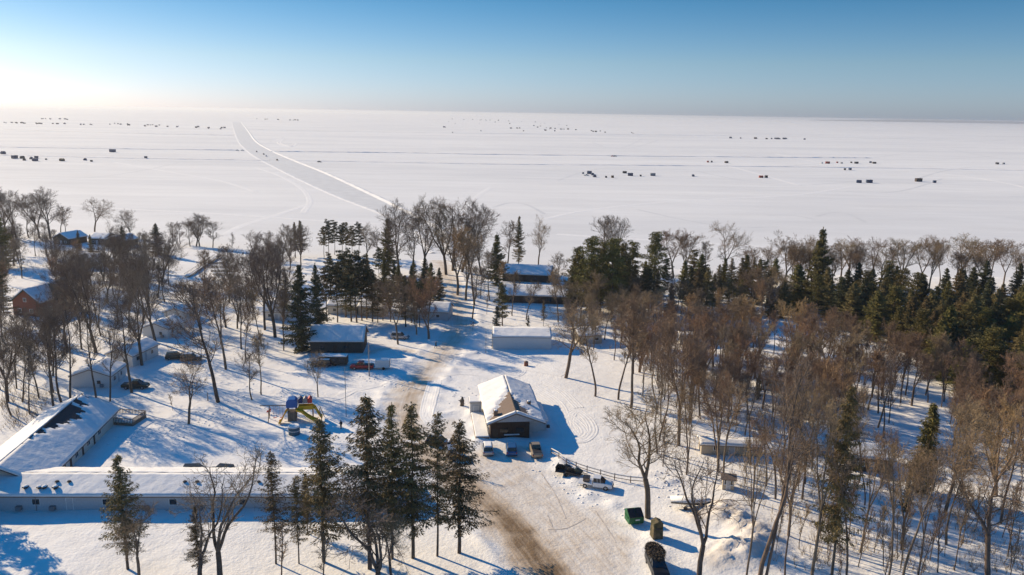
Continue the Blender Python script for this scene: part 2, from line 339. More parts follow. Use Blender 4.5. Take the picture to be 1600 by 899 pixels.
for mx, my, h, rx, ry in _mo[:8]:
    dirt = np.maximum(dirt, 0.34 * np.exp(-(((GX - mx) / rx) ** 2 + ((GY - my) / ry) ** 2) * 0.8))
V = np.stack([GX.ravel(), GY.ravel(), GZ.ravel()], 1)
way = np.stack([rlat.ravel() * 1.6, rarc.ravel() * 0.09, np.zeros(rlat.size)], 1)
ny, nx = GX.shape; I = np.arange(ny * nx).reshape(ny, nx)
Q = np.stack([I[:-1, :-1].ravel(), I[:-1, 1:].ravel(), I[1:, 1:].ravel(), I[1:, :-1].ravel()], 1)
cx = V[Q].mean(1); crd = seg_dist(cx[:, 0], cx[:, 1], road_line)[0]; cld = poly_dist(cx[:, 0], cx[:, 1], lot); csh = cx[:, 1] < shore_y(cx[:, 0])
is_road = (crd < 5.5) & csh; is_lot = (cld > 0) & ~is_road
def sub_ground(name, mask):
    q = Q[mask]; u, inv = np.unique(q, return_inverse=True); me = np_mesh(name, V[u], inv.reshape(q.shape), M['ground'], smooth=True, link=False)
    a = me.attributes.new('dirt', 'FLOAT', 'POINT'); a.data.foreach_set('value', dirt.ravel()[u].astype(np.float32))
    a = me.attributes.new('way', 'FLOAT_VECTOR', 'POINT'); a.data.foreach_set('vector', way[u].astype(np.float32).ravel())
    o = bpy.data.objects.new(name, me); COL.objects.link(o); return tag(o, kind='structure')
sub_ground('ground', ~(is_road | is_lot)); sub_ground('road', is_road); sub_ground('parking_lot', is_lot)

LZ = -1.0
def lake():
    ys = [100, 250, 320, 400, 600, 1000, 2000, 4000, 8000, 16000, 30000]; xs = [-30000, -8000, -3000, -1000, -300, 0, 300, 1000, 3000, 8000, 30000]
    m = MB(); v = [(x, y, LZ) for y in ys for x in xs]; n = len(xs)
    m.add(v, [(j * n + i, j * n + i + 1, (j + 1) * n + i + 1, (j + 1) * n + i) for j in range(len(ys) - 1) for i in range(n - 1)])
    tag(m.build('frozen_lake', M['lake']), kind='structure')
lake()

def ribbon(name, pts, prof, mat_, n=6, base=None, jit=0.0, seed=0, wscale=None):
    "prof: [(offset, height)] swept along pts; base(x,y) gives the surface height"
    r = np.random.default_rng(seed); L = np.array(catmull(pts, n)); d = np.gradient(L, axis=0); d /= np.linalg.norm(d, axis=1)[:, None]
    nrm = np.stack([-d[:, 1], d[:, 0]], 1); m = len(L); k = len(prof); V_ = np.zeros((m, k, 3))
    for j, (o, h) in enumerate(prof):
        s = 1.0 if wscale is None else np.interp(np.linspace(0, 1, m), np.linspace(0, 1, len(wscale)), wscale)
        V_[:, j, :2] = L + nrm * (o * s)[:, None] if wscale is not None else L + nrm * o
        V_[:, j, 2] = h * (1 + jit * r.standard_normal(m)) if h > 0.04 else h
        V_[:, j, 2] += LZ if base is None else base(V_[:, j, 0], V_[:, j, 1])
    I = np.arange(m * k).reshape(m, k); q = np.stack([I[:-1, :-1].ravel(), I[1:, :-1].ravel(), I[1:, 1:].ravel(), I[:-1, 1:].ravel()], 1)[:, ::-1]
    return tag(np_mesh(name, V_.reshape(-1, 3), q, mat_), kind='structure')

# the ploughed ice road and the smaller ploughed ways across the lake
LP = lambda a, b: P(a, b, LZ)[:2]
ir_l = [(362, 191), (370, 215), (382, 232), (400, 246), (430, 262), (470, 282), (530, 309), (600, 336), (650, 362), (676, 396)]
ir_r = [(377, 191), (388, 205), (400, 221), (425, 236), (462, 252), (505, 269), (560, 294), (645, 335), (692, 362), (706, 398)]
L_, R_ = [LP(*a) for a in ir_l], [LP(*a) for a in ir_r]
mid = [(a + b) / 2 for a, b in zip(L_, R_)]
wid = [np.linalg.norm(a - b) for a, b in zip(L_, R_)]
wid[-1] = 14; wid[-2] = 18
def ice_road():
    a, c = np.array(catmull(L_, 14)), np.array(catmull(R_, 14)); k = 9; n = len(a); V_ = np.zeros((n, k, 3))
    for q in range(k): V_[:, q, :2] = a + (c - a) * q / (k - 1)
    V_[:, :, 2] = LZ + 0.02
    V_[:, [0, -1], 2] = LZ - 0.01; I = np.arange(n * k).reshape(n, k); Q_ = np.stack([I[:-1, :-1].ravel(), I[:-1, 1:].ravel(), I[1:, 1:].ravel(), I[1:, :-1].ravel()], 1)
    tag(np_mesh('ice_road', V_.reshape(-1, 3), Q_, M['path']), kind='structure')
ice_road()
ridge = [(-3.0, -0.05), (-1.2, 0.35), (-0.3, 0.75), (0.7, 0.7), (1.8, 0.3), (3.2, -0.05)]
ridge_s = [(-2.2, -0.05), (-0.9, 0.16), (0.0, 0.3), (0.9, 0.2), (2.2, -0.05)]
ribbon('snow_berm', R_, ridge, M['berm'], 40, jit=0.25, seed=1)
ribbon('snow_berm', L_, ridge_s, M['berm'], 40, jit=0.45, seed=2)
tp = lambda w, h: [(-w / 2 - 1.6, -0.03), (-w / 2 - 0.4, h), (-w / 2 + 0.8, 0.03), (w / 2 - 0.8, 0.03), (w / 2 + 0.4, h), (w / 2 + 1.6, -0.03)]
ways = [([(-60, 200), (0, 202), (180, 208), (362, 212)], 16, 1.3), ([(398, 203), (710, 208), (1190, 213), (1660, 222)], 14, 1.0),
        ([(-60, 229), (130, 232), (370, 235)], 8, 1.1), ([(425, 237), (620, 239), (800, 242), (1200, 246), (1360, 247)], 8, 1.2),
        ([(-60, 241), (100, 245), (230, 248), (420, 251)], 7, 1.0), ([(456, 251), (620, 254), (800, 257), (1050, 259), (1400, 263), (1660, 268)], 7, 0.9),
        ([(80, 319), (200, 327), (320, 333), (470, 343), (620, 352)], 3.2, 0.35), ([(870, 366), (960, 372), (1100, 380), (1230, 388)], 3.2, 0.3),
        ([(400, 262), (440, 276), (472, 295), (484, 314), (474, 333)], 3, 0.30), ([(350, 368), (380, 352), (430, 337), (480, 320)], 3, 0.25), ([(180, 254), (260, 268), (340, 282), (400, 300)], 3, 0.25),
        ([(1120, 255), (1170, 268), (1250, 290)], 3.2, 0.35), ([(1400, 266), (1500, 275), (1570, 286), (1640, 303)], 3.2, 0.4), ([(840, 345), (900, 332), (980, 321), (1100, 312), (1240, 305), (1330, 292)], 3, 0.3),
        ([(820, 277), (910, 279), (1000, 276), (1090, 278)], 3, 0.3), ([(728, 328), (745, 308), (768, 292)], 3, 0.2), ([(1210, 240), (1290, 256), (1360, 262)], 4, 0.3), ([(0, 252), (80, 250), (150, 252)], 4, 0.4),
        ([(425, 222), (442, 216), (437, 224), (455, 229), (462, 224)], 5, 0.6), ([(-60, 276), (140, 279), (420, 283)], 3, 0.2)]
for i, (pts, w_, h_) in enumerate(ways):
    ribbon('ploughed_way', [LP(*a) for a in pts], tp(w_ if h_ > 0.5 else w_ * 0.6, h_ * (0.72 if h_ > 0.5 else 0.4)), M['berm'], 30, jit=0.3, seed=10 + i)

tk = random.Random(5)
for i in range(22):
    x, y = tk.uniform(0, 1600), 215 + 135 * tk.random() ** 0.6; L = tk.uniform(70, 260); a = tk.uniform(-0.16, 0.16); c = tk.uniform(-14, 14)
    if 330 < x + L / 2 < 680 and y < 340: continue
    pts = [(x + L * t, min(355, max(206, y + L * t * a + c * math.sin(3 * t)))) for t in (0, 0.33, 0.66, 1.0)]
    ribbon('sledge_track', [LP(*q) for q in pts], [(-1.3, 0.0), (-0.9, 0.05), (-0.5, 0.03), (0.5, 0.03), (0.9, 0.05), (1.3, 0.0)], M['path'], 12, seed=60 + i)

# low wooded shore far beyond the lake
def far_shore():
    m = MB(); pts = []; r = random.Random(3)
    for i in range(160):
        t = i / 159; px = 1290 + 700 * t; y = 19000 + 900 * sin(t * 5); p = P(px, 185, 0); az = math.atan2(p[0], p[1])
        pts.append((y * math.tan(az), y, (10 + 45 * min(1, t * 6)) * (0.75 + 0.4 * r.random())))
    v = []; f = []
    for x, y, h in pts: v += [(x, y, LZ - 1), (x, y + 40, LZ + h), (x, y + 900, LZ + h * 0.8), (x, y + 1200, LZ - 1)]
    for i in range(len(pts) - 1):
        for k in range(3): f.append((i * 4 + k, i * 4 + 4 + k, i * 4 + 5 + k, i * 4 + 1 + k))
    m.add(v, f); tag(m.build('far_shore', M['hill']), kind='structure')
far_shore()

# air
hm = bpy.data.materials.new('haze_air'); hm.use_nodes = True; hn = hm.node_tree; hn.nodes.clear()
pv = hn.nodes.new('ShaderNodeVolumePrincipled'); pv.inputs['Density'].default_value = HAZE; pv.inputs['Color'].default_value = (0.90, 0.93, 1.0, 1); pv.inputs['Anisotropy'].default_value = 0.3
ho = hn.nodes.new('ShaderNodeOutputMaterial'); hn.links.new(pv.outputs[0], ho.inputs['Volume'])
if HAZE > 0:
    hb = MB().box((0, 14000, 28), (66000, 34000, 72)).build('haze', hm); tag(hb, kind='stuff')

# ------------------------------------------------------------------ tree kinds
def tubes(S, n):
    "S rows: p0(3) p1(3) r0 r1 -> open tubes with n sides"
    S = np.asarray(S, float); p0, p1, r0, r1 = S[:, :3], S[:, 3:6], S[:, 6], S[:, 7]
    d = p1 - p0; d /= np.maximum(np.linalg.norm(d, axis=1), 1e-9)[:, None]
    a = np.cross(d, [0.31, 0.52, 0.79]); a /= np.maximum(np.linalg.norm(a, axis=1), 1e-9)[:, None]; b = np.cross(d, a); m = len(S)
    Vv = np.zeros((m, 2 * n, 3))
    for i in range(n):
        t = 2 * pi * i / n; o = a * cos(t) + b * sin(t)
        Vv[:, i] = p0 + o * r0[:, None]; Vv[:, n + i] = p1 + o * r1[:, None]
    base = (np.arange(m) * 2 * n)[:, None]
    F = np.concatenate([base + np.array([i, (i + 1) % n, n + (i + 1) % n, n + i]) for i in range(n)])
    return Vv.reshape(-1, 3), F

def rot_about(d, ax, t):
    ax = ax / (np.linalg.norm(ax) + 1e-9); return d * cos(t) + np.cross(ax, d) * sin(t) + ax * (ax @ d) * (1 - cos(t))

def bare_meshes(seed, H=16.0, bole=0.4, spread=0.35, up=0.5, n1=15, n2=7, n3=6, n4=4, r0=0.26, lean=0.03, forks=1, forkh=0.3, tw=0.016, droop=0.0, crook=0.10, mats=('bark', 'twig_brown')):
    r = np.random.default_rng(seed); trunk = []; crown = []
    def path(p, d, L, ra, rb, k, wob, lift, out):
        pts = [(p, d)]; 
        for i in range(k):
            d = d + r.normal(0, wob, 3); d[2] += lift / k; d = d / np.linalg.norm(d)
            q = p + d * (L / k); a = ra + (rb - ra) * i / k; b = ra + (rb - ra) * (i + 1) / k
            out.append([*p, *q, a, b]); p = q; pts.append((p, d))
        return pts
    def at(pts, t):
        f = t * (len(pts) - 1); i = min(int(f), len(pts) - 2); u = f - i
        return pts[i][0] * (1 - u) + pts[i + 1][0] * u, pts[i + 1][1]
    def kids(pts, n, t0, t1, ang, rnd=0.25):
        ph = r.uniform(0, 2 * pi)
        for i in range(n):
            t = t0 + (t1 - t0) * (i + r.uniform(0.2, 0.8)) / n; p, d = at(pts, t)
            ax = np.cross(d, r.normal(0, 1, 3)) if i % 2 else np.cross(d, [cos(ph + 2.4 * i), sin(ph + 2.4 * i), 0.1])
            yield t, p, rot_about(d, ax, ang * r.uniform(1 - rnd, 1 + rnd))
    def fine(pts, L, n, rad, lev):
        for t, p, d in kids(pts, n, 0.2, 1.0, 0.75, 0.4):
            l = L * r.uniform(0.6, 1.2) * (1.15 - 0.5 * t); d[2] += up * 0.3 - droop; d /= np.linalg.norm(d)
            if lev == 3:
                q = path(p, d, l, rad, rad * 0.6, 2, 0.16, up * 0.25 - droop, crown); fine(q, l * 0.62, n4, tw, 4)
            else: crown.append([*p, *(p + d * l), rad, rad * 0.5])
    stems = []
    dl = np.array([lean * r.normal(), lean * r.normal(), 1.0])
    if forks == 1: stems.append((path(np.zeros(3), dl, H * 0.96, r0, 0.04, 14, crook * 0.45, 0.15, trunk), H * 0.96, r0, 0.0))
    else:
        base = path(np.zeros(3), dl, H * forkh, r0, r0 * 0.85, 4, crook * 0.3, 0, trunk); ph = r.uniform(0, 6.28)
        for k in range(forks):
            a = ph + k * 2 * pi / forks; d = base[-1][1] + np.array([cos(a), sin(a), 0]) * spread * r.uniform(0.6, 1.2); d /= np.linalg.norm(d)
            L = H * (1 - forkh) * r.uniform(0.85, 1.08)
            stems.append((path(base[-1][0], d, L, r0 * 0.62, 0.035, 10, crook * 0.6, 0.45, trunk), L, r0 * 0.6, forkh))
    for pts, L, rr, f0 in stems:
        b0 = max(0.05, (bole - f0) / (1 - f0)) if f0 else bole; n = n1 if forks == 1 else max(5, int(n1 * 1.5 / forks))
        for t, p, d in kids(pts, n, b0, 0.98, 0.85 if spread > 0.3 else 0.62):
            u = (t - b0) / (1 - b0); l = H * spread * (0.45 + 1.1 * u * (1 - u) * 2) * (1.1 - 0.45 * u) * r.uniform(0.75, 1.2); d[2] += up * 0.25; d /= np.linalg.norm(d)
            ra = max(0.03, rr * 0.42 * (1 - 0.75 * t)); out = trunk if ra > 0.06 else crown
            b1 = path(p, d, l, ra, 0.022, 5, crook, up, out)
            for t2, p2, d2 in kids(b1, n2, 0.15, 1.0, 0.85, 0.35):
                l2 = l * 0.58 * r.uniform(0.6, 1.25) * (1.15 - 0.5 * t2); d2[2] += up * 0.3 - droop; d2 /= np.linalg.norm(d2)
                b2 = path(p2, d2, l2, 0.03, 0.02, 3, crook * 1.3, up * 0.5 - droop, crown); fine(b2, max(0.6, l2 * 0.55), n3, 0.017, 3)
            fine(b1, l * 0.26, 5, 0.017, 3)
        fine(pts[len(pts) // 2:], H * 0.08, 8, 0.017, 3)
    V1, F1 = tubes(trunk, 7); V2, F2 = tubes(crown, 3)
    return np_mesh('trunk', V1, F1, M[mats[0]], smooth=True, link=False), np_mesh('crown', V2, F2, M[mats[1]], link=False)

def cards(c, d, L, W, r):
    "rhombic needle sprays: centre c, direction d"
    n = len(c); d = d / np.linalg.norm(d, axis=1)[:, None]; s = np.cross(d, r.normal(0, 1, (n, 3))); s /= np.linalg.norm(s, axis=1)[:, None] + 1e-9
    L = L[:, None]; W = W[:, None]
    Vv = np.stack([c - d * L * 0.3, c + s * W * 0.5 + d * L * 0.1, c + d * L * 0.7, c - s * W * 0.5 + d * L * 0.1], 1)
    return Vv.reshape(-1, 3), np.arange(4 * n).reshape(n, 4)

def spruce_meshes(seed, H=20.0, R=3.0, bare=0.12, gap=0.35, dens=1.0, power=0.85, r0=0.22, mat_='needle', droop=0.25, size=0.42, step=0.42, snow=False):
    r = np.random.default_rng(seed); seg = []; C_, D_, L_, W_ = [], [], [], []
    k = 10; zz = np.linspace(0, H * 0.98, k + 1); bx = np.cumsum(r.normal(0, 0.035, (k + 1, 2)), 0)
    for i in range(k): seg.append([*bx[i], zz[i], *bx[i + 1], zz[i + 1], r0 * (1 - 0.88 * i / k), r0 * (1 - 0.88 * (i + 1) / k)])
    br = []; z = H * bare; side = r.uniform(0.8, 1.2, 8); ph8 = r.uniform(0, 6.28)
    while z < H * 0.985:
        t = (z / H - bare) / (1 - bare); cx_ = np.interp(z, zz, bx[:, 0]); cy_ = np.interp(z, zz, bx[:, 1])
        lay = r.uniform(0.7, 1.18)
        low = min(1, 0.35 + t / 0.14 * 0.65)
        for j in range(r.integers(4, 7)):
            if r.random() < gap * (1.1 - t): continue
            a = r.uniform(0, 2 * pi); L = (R * (1 - t) ** power + 0.18) * lay * low * r.uniform(0.65, 1.15) * side[int(((a + ph8) % 6.2832) / 0.7854) % 8]
            rise = 0.45 * t - droop * (1 - t); n = max(2, int(L / 0.26 * dens)); p = np.array([cx_, cy_, z + r.uniform(-0.15, 0.15)])
            hd = np.array([cos(a), sin(a), 0.0]); u = (np.arange(n) + r.uniform(0.2, 0.9, n)) / n; u = np.clip(u, 0.08, 1)
            zc = rise * u * L - 0.10 * (u ** 1.0) * L * (1 - t) + 0.16 * L * u ** 3
            c = p + hd * (u * L)[:, None]; c[:, 2] += zc
            e = p + hd * L; e[2] += rise * L + 0.06 * L; br.append([*p, *e, 0.035 * (1.1 - t), 0.01])
            m = 9
            for q in range(m):
                sidev = np.cross(hd, [0, 0, 1]) * (1 if q % 2 else -1); lat = (0.12 + 0.35 * L * 0.32 * np.sin(u * pi * 0.85)) * r.uniform(0.2, 1.2, n)
                cc = c + sidev * lat[:, None] + r.normal(0, 0.06, (n, 3)); cc[:, 2] -= lat * 0.25 + r.uniform(0, 0.12, n)
                dd_ = hd * r.uniform(0.4, 1.0, n)[:, None] + sidev * r.uniform(0.2, 1.0, n)[:, None] + np.array([0, 0, -0.6]) + r.normal(0, 0.3, (n, 3))
                C_.append(cc); D_.append(dd_); L_.append(size * r.uniform(0.6, 1.4, n)); W_.append(size * 0.24 * r.uniform(0.6, 1.3, n))
        z += step * r.uniform(0.7, 1.3) * (0.65 + 0.5 * (1 - t))
    n = 14; C_.append(np.stack([r.normal(bx[-1, 0], 0.07, n), r.normal(bx[-1, 1], 0.07, n), H * r.uniform(0.95, 1.0, n)], 1)); D_.append(r.normal(0, 0.4, (n, 3)) + [0, 0, 1]); L_.append(np.full(n, size)); W_.append(np.full(n, size * 0.3))
    V1, F1 = tubes(seg, 7); V3, F3 = tubes(br, 3); V1 = np.vstack([V1, V3]); F1 = np.vstack([F1, F3 + len(V1) - len(V3)])
    V2, F2 = cards(np.vstack(C_), np.vstack(D_), np.concatenate(L_), np.concatenate(W_), r)
    return np_mesh('trunk', V1, F1, M['bark_dark'], smooth=True, link=False), np_mesh('crown', V2, F2, M[mat_], link=False)

def pine_meshes(seed, H=17.0, R=2.8, bare=0.5, n=26, r0=0.2, mat_='needle', puff=0.75, cards_n=85):
    "clumped crown of puffs at the branch ends"
    r = np.random.default_rng(seed); seg = []; k = 10; zz = np.linspace(0, H * 0.97, k + 1); bx = np.cumsum(r.normal(0, 0.06, (k + 1, 2)), 0)
    for i in range(k): seg.append([*bx[i], zz[i], *bx[i + 1], zz[i + 1], r0 * (1 - 0.85 * i / k), r0 * (1 - 0.85 * (i + 1) / k)])
    br = []; C_, D_, L_, W_ = [], [], [], []
    for i in range(n):
        t = (i + r.uniform(0, 0.8)) / n; z = H * (bare + (1 - bare) * t); a = i * 2.4 + r.uniform(-0.5, 0.5)
        L = R * (math.sin(min(1, 0.25 + t * 0.9) * pi) * 0.75 + 0.28) * r.uniform(0.6, 1.15); p = np.array([np.interp(z, zz, bx[:, 0]), np.interp(z, zz, bx[:, 1]), z]); rise = r.uniform(-0.05, 0.25) + 0.3 * t
        e = p + np.array([cos(a) * L, sin(a) * L, rise * L]); br.append([*p, *e, 0.05, 0.02])
        for q in range(2 + int(L > 1.2)):
            c0 = p + (e - p) * (1.0 - 0.33 * q) + r.normal(0, 0.18, 3); s = puff * r.uniform(0.65, 1.2); m = cards_n
            g = r.normal(0, 1, (m, 3)); g /= np.linalg.norm(g, axis=1)[:, None]; g *= (r.uniform(0.2, 1, m) ** 0.5)[:, None]
            C_.append(c0 + g * np.array([s, s, s * 0.5])); D_.append(g + np.array([0, 0, 0.35]) + r.normal(0, 0.3, (m, 3))); L_.append(r.uniform(0.22, 0.45, m)); W_.append(r.uniform(0.10, 0.18, m))
    V1, F1 = tubes(seg, 7); V3, F3 = tubes(br, 3); V1 = np.vstack([V1, V3]); F1 = np.vstack([F1, F3 + len(V1) - len(V3)])
    V2, F2 = cards(np.vstack(C_), np.vstack(D_), np.concatenate(L_), np.concatenate(W_), r)
    return np_mesh('trunk', V1, F1, M['bark'], smooth=True, link=False), np_mesh('crown', V2, F2, M[mat_], link=False)

KIND = {}      # kind -> [(nominal height, trunk mesh, crown mesh)]
def reg(kind, H, pair): KIND.setdefault(kind, []).append((H, pair[0], pair[1]))
for i in range(5): reg('slim_brown', 16, bare_meshes(100 + i, 16, bole=0.42, spread=0.30, up=0.6, n1=15, n2=7, n3=6, n4=5, tw=0.014, r0=0.19, crook=0.10, mats=('bark', ('twig_brown', 'twig_orange', 'twig_brown')[i % 3])))
for i in range(4): reg('forked_brown', 16, bare_meshes(120 + i, 16, bole=0.42, spread=0.38, up=0.55, n1=15, n2=7, n3=6, n4=5, tw=0.014, r0=0.27, forks=2 + i % 2, forkh=0.34, crook=0.11, mats=('bark', 'twig_brown')))
for i in range(5): reg('open_brown', 17, bare_meshes(260 + i, 17, bole=0.44, spread=0.30, up=0.5, n1=11, n2=5, n3=5, n4=3, r0=0.20, crook=0.13, forks=(1, 1, 2, 1, 3)[i], forkh=0.4, tw=0.014, mats=('bark', ('twig_brown', 'twig_grey')[i % 2])))
for i in range(4): reg('slim_grey', 16, bare_meshes(140 + i, 16, bole=0.34, spread=0.32, up=0.55, n1=16, n2=7, n3=6, n4=4, tw=0.014, r0=0.22, crook=0.10, mats=('bark_dark', 'twig_grey')))
for i in range(4): reg('forked_grey', 16, bare_meshes(160 + i, 16, bole=0.30, spread=0.40, up=0.5, n1=16, n2=7, n3=6, n4=4, tw=0.014, r0=0.32, forks=2 + i % 3, forkh=0.28, crook=0.12, mats=('bark_dark', 'twig_grey')))
for i in range(3): reg('round_orange', 14, bare_meshes(180 + i, 14, bole=0.22, spread=0.34, up=0.75, n1=14, n2=8, r0=0.30, forks=3 + i, forkh=0.14, crook=0.09, tw=0.018, mats=('bark_tan', 'twig_orange')))
for i in range(3): reg('oak', 17, bare_meshes(200 + i, 17, bole=0.36, spread=0.42, up=0.25, n1=13, n2=8, r0=0.40, forks=2, forkh=0.36, crook=0.2, mats=('bark', 'twig_brown')))
for i in range(2): reg('crooked', 14, bare_meshes(220 + i, 14, bole=0.3, spread=0.40, up=0.30, n1=8, n2=5, n3=4, n4=2, r0=0.30, forks=2 + i, forkh=0.25, crook=0.26, mats=('bark_dark', 'twig_grey')))
for i in range(3): reg('sapling', 8, bare_meshes(240 + i, 8, bole=0.25, spread=0.22, up=0.8, n1=9, n2=4, n3=3, n4=2, r0=0.07, mats=('bark', 'twig_brown')))
for i in range(4): reg('spruce', 20, spruce_meshes(300 + i, 20, R=4.3, bare=0.20, gap=0.30, power=0.85, dens=1.05, mat_='needle', droop=0.18, size=0.40, step=0.36))
for i in range(2): reg('thin_spruce', 20, spruce_meshes(320 + i, 20, R=3.0, bare=0.24, gap=0.34, power=0.6, mat_='needle', droop=0.15, r0=0.17, size=0.36))
for i in range(4): reg('dense_spruce', 18, spruce_meshes(340 + i, 18, R=4.6, bare=0.03, gap=0.0, dens=1.05, power=0.85, mat_=('needle_dark', 'needle_green', 'needle')[i % 3], droop=0.2, size=0.55))
for i in range(2): reg('blue_spruce', 9, spruce_meshes(360 + i, 9, R=2.6, bare=0.05, gap=0.05, power=0.9, mat_='needle_blue', droop=0.1, size=0.45))
for i in range(4): reg('red_pine', 17, pine_meshes(400 + i, 17, R=2.9, bare=0.42, n=32, r0=0.16, mat_=('needle_dark', 'needle')[i % 2], puff=0.62, cards_n=70))
for i in range(3): reg('white_pine', 18, pine_meshes(420 + i, 18, R=3.6, bare=0.2, n=42, r0=0.3, mat_='needle_green', puff=1.05, cards_n=110))
reg('narrow_fir', 14, spruce_meshes(440, 14, R=2.1, bare=0.02, gap=0.0, dens=1.3, power=0.8, mat_='needle_green', droop=-0.2, size=0.5, step=0.3))
NAMES = dict(open_brown='bare_tree', slim_brown='bare_tree', forked_brown='bare_tree', slim_grey='bare_tree', forked_grey='bare_tree', round_orange='bare_tree', oak='bare_tree', crooked='bare_tree', sapling='sapling',
             spruce='spruce_tree', thin_spruce='spruce_tree', dense_spruce='spruce_tree', blue_spruce='spruce_tree', narrow_fir='spruce_tree', red_pine='pine_tree', white_pine='pine_tree')
LOOK = dict(open_brown='open bare tree', slim_brown='slim bare brown tree', forked_brown='forked bare brown tree', slim_grey='slim bare grey tree', forked_grey='forked bare grey tree', round_orange='round-crowned bare tan tree', oak='spreading bare tree',
            crooked='crooked bare tree', sapling='thin bare sapling', spruce='tall ragged spruce', thin_spruce='thin ragged spruce', dense_spruce='dense dark spruce', blue_spruce='small blue-green spruce', narrow_fir='narrow pointed evergreen',
            red_pine='long-trunked pine', white_pine='broad olive-green pine')
tr = random.Random(11); TREES = []
def shorten(lb):
    import re
    for a, c in ((' of the', ' of'), ('slim bare ', 'slim '), ('forked bare ', 'forked '), ('round-crowned bare tan', 'round tan'), ('spreading bare', 'spreading'), ('broad olive-green', 'olive'), ('thin bare ', 'thin '), ('dense dark ', 'dense ')):
        if len(re.findall(r"[A-Za-z0-9']+", lb)) > 15: lb = lb.replace(a, c, 1)
    return lb
def tree(kind, px, py, h, label, group, wide=1.0, var=None, rz=None, at=None):
    "px, py: foot in the photograph; h: metres, or the photograph's row of its top when over 60"
    if h > 60: h = height_to(px, py, h)
    g = G(px, py) if at is None else Vector((at[0], at[1], gz(*at)))
    H, a, b = KIND[kind][tr.randrange(len(KIND[kind])) if var is None else var]; s = h / H
    o = empty(NAMES[kind], (g.x, g.y, g.z - 0.12), tr.uniform(0, 6.28) if rz is None else rz, shorten(label), 'spruce' if NAMES[kind] == 'spruce_tree' else 'pine' if NAMES[kind] == 'pine_tree' else NAMES[kind].replace('_', ' '), group)
    sw = s * wide * tr.uniform(0.94, 1.06); o.scale = (sw, sw, s)
    if NAMES[kind] in ('bare_tree', 'sapling'): o.rotation_euler = (tr.gauss(0, 0.045), tr.gauss(0, 0.045), o.rotation_euler[2])
    for nm, me in (('trunk', a), ('crown', b)):
        c = bpy.data.objects.new(nm, me); COL.objects.link(c); c.parent = o
    TREES.append((px, py)); return o

ORD = ['first', 'second', 'third', 'fourth', 'fifth', 'sixth', 'seventh', 'eighth', 'ninth', 'tenth', 'eleventh', 'twelfth', 'thirteenth', 'fourteenth', 'fifteenth', 'sixteenth']
def inside(x, y, poly):
    c = False
    for (ax, ay), (bx_, by) in zip(poly, poly[1:] + poly[:1]):
        if (ay > y) != (by > y) and x < (bx_ - ax) * (y - ay) / (by - ay) + ax: c = not c
    return c
KEEP = []      # (x0, y0, x1, y1) boxes of the photograph where no random tree may stand
def merged_wood(name, label, poly, n, kinds, h, mind, seed, wide=(1.0, 1.3)):
    "the trees past the 300 that show largest: one object"
    r = random.Random(seed); xs = [p[0] for p in poly]; ys = [p[1] for p in poly]; done = []; k = 0; VV, FF, QQ, base = [], [], [], 0; mats = []; MI = []
    while len(done) < n and k < 20000:
        k += 1; x = r.uniform(min(xs), max(xs)); y = r.uniform(min(ys), max(ys)); md = mind * (y - 177) / 300.0
        if not inside(x, y, poly) or any(a < x < c and b < y < d for a, b, c, d in KEEP) or any(abs(x - a) < md and abs(y - b) < md * 0.6 for a, b in TREES + done): continue
        done.append((x, y)); H, a, b = KIND[r.choice(kinds)][0]; g = G(x, y); s = r.uniform(*h) / H; sw = s * r.uniform(*wide); t = r.uniform(0, 6.28)
        for me in (a, b):
            v = np.zeros(len(me.vertices) * 3, np.float32); me.vertices.foreach_get('co', v); v = v.reshape(-1, 3); q = np.zeros(len(me.polygons) * 4, np.int32); me.loops.foreach_get('vertex_index', q)
            VV.append(np.stack([g.x + sw * (v[:, 0] * cos(t) - v[:, 1] * sin(t)), g.y + sw * (v[:, 0] * sin(t) + v[:, 1] * cos(t)), g.z + s * v[:, 2] - 0.1], 1)); FF.append(q.reshape(-1, 4) + base); base += len(v)
            mt = me.materials[0]
            if mt not in mats: mats.append(mt)
            MI.append(np.full(len(me.polygons), mats.index(mt), np.int32))
    o = np_mesh(name, np.vstack(VV), np.vstack(FF), mats); mi = np.concatenate(MI)
    if len(o.data.polygons) == len(mi): o.data.polygons.foreach_set('material_index', mi)
    tag(o, label, 'trees', kind='stuff')
def wood(place, group, poly, n, kinds, h, mind, seed, row=10, wide=(0.85, 1.15)):
    "n trees with their feet in poly; labels count them row by row"
    r = random.Random(seed); pts = []; xs = [p[0] for p in poly]; ys = [p[1] for p in poly]; k = 0
    while len(pts) < n and k < 20000:
        k += 1; x = r.uniform(min(xs), max(xs)); y = r.uniform(min(ys), max(ys)); sc_ = (y - 177) / 300.0
        if not inside(x, y, poly) or any(a < x < c and b < y < d for a, b, c, d in KEEP): continue
        md = mind * sc_
        if any(abs(x - a) < md and abs(y - b) < md * 0.6 for a, b in TREES + pts): continue
        pts.append((x, y))
    pts.sort(key=lambda p: -p[1]); rows = [sorted(pts[i:i + row]) for i in range(0, len(pts), row)]
    for i, rw in enumerate(rows):
        for j, (x, y) in enumerate(rw):
            kd = r.choices([q[0] for q in kinds], [q[1] for q in kinds])[0]; hh = r.uniform(*h) * (0.6 if kd == 'sapling' else 1)
            lb = f"{LOOK[kd].replace('-crowned', '')} {place}, {ORD[i]} row, {ORD[j]} from left" if len(rows) > 1 else f"{LOOK[kd]} {place}, {ORD[j]} from left"
            tree(kd, x, y, hh, lb, group, wide=r.uniform(*wide))

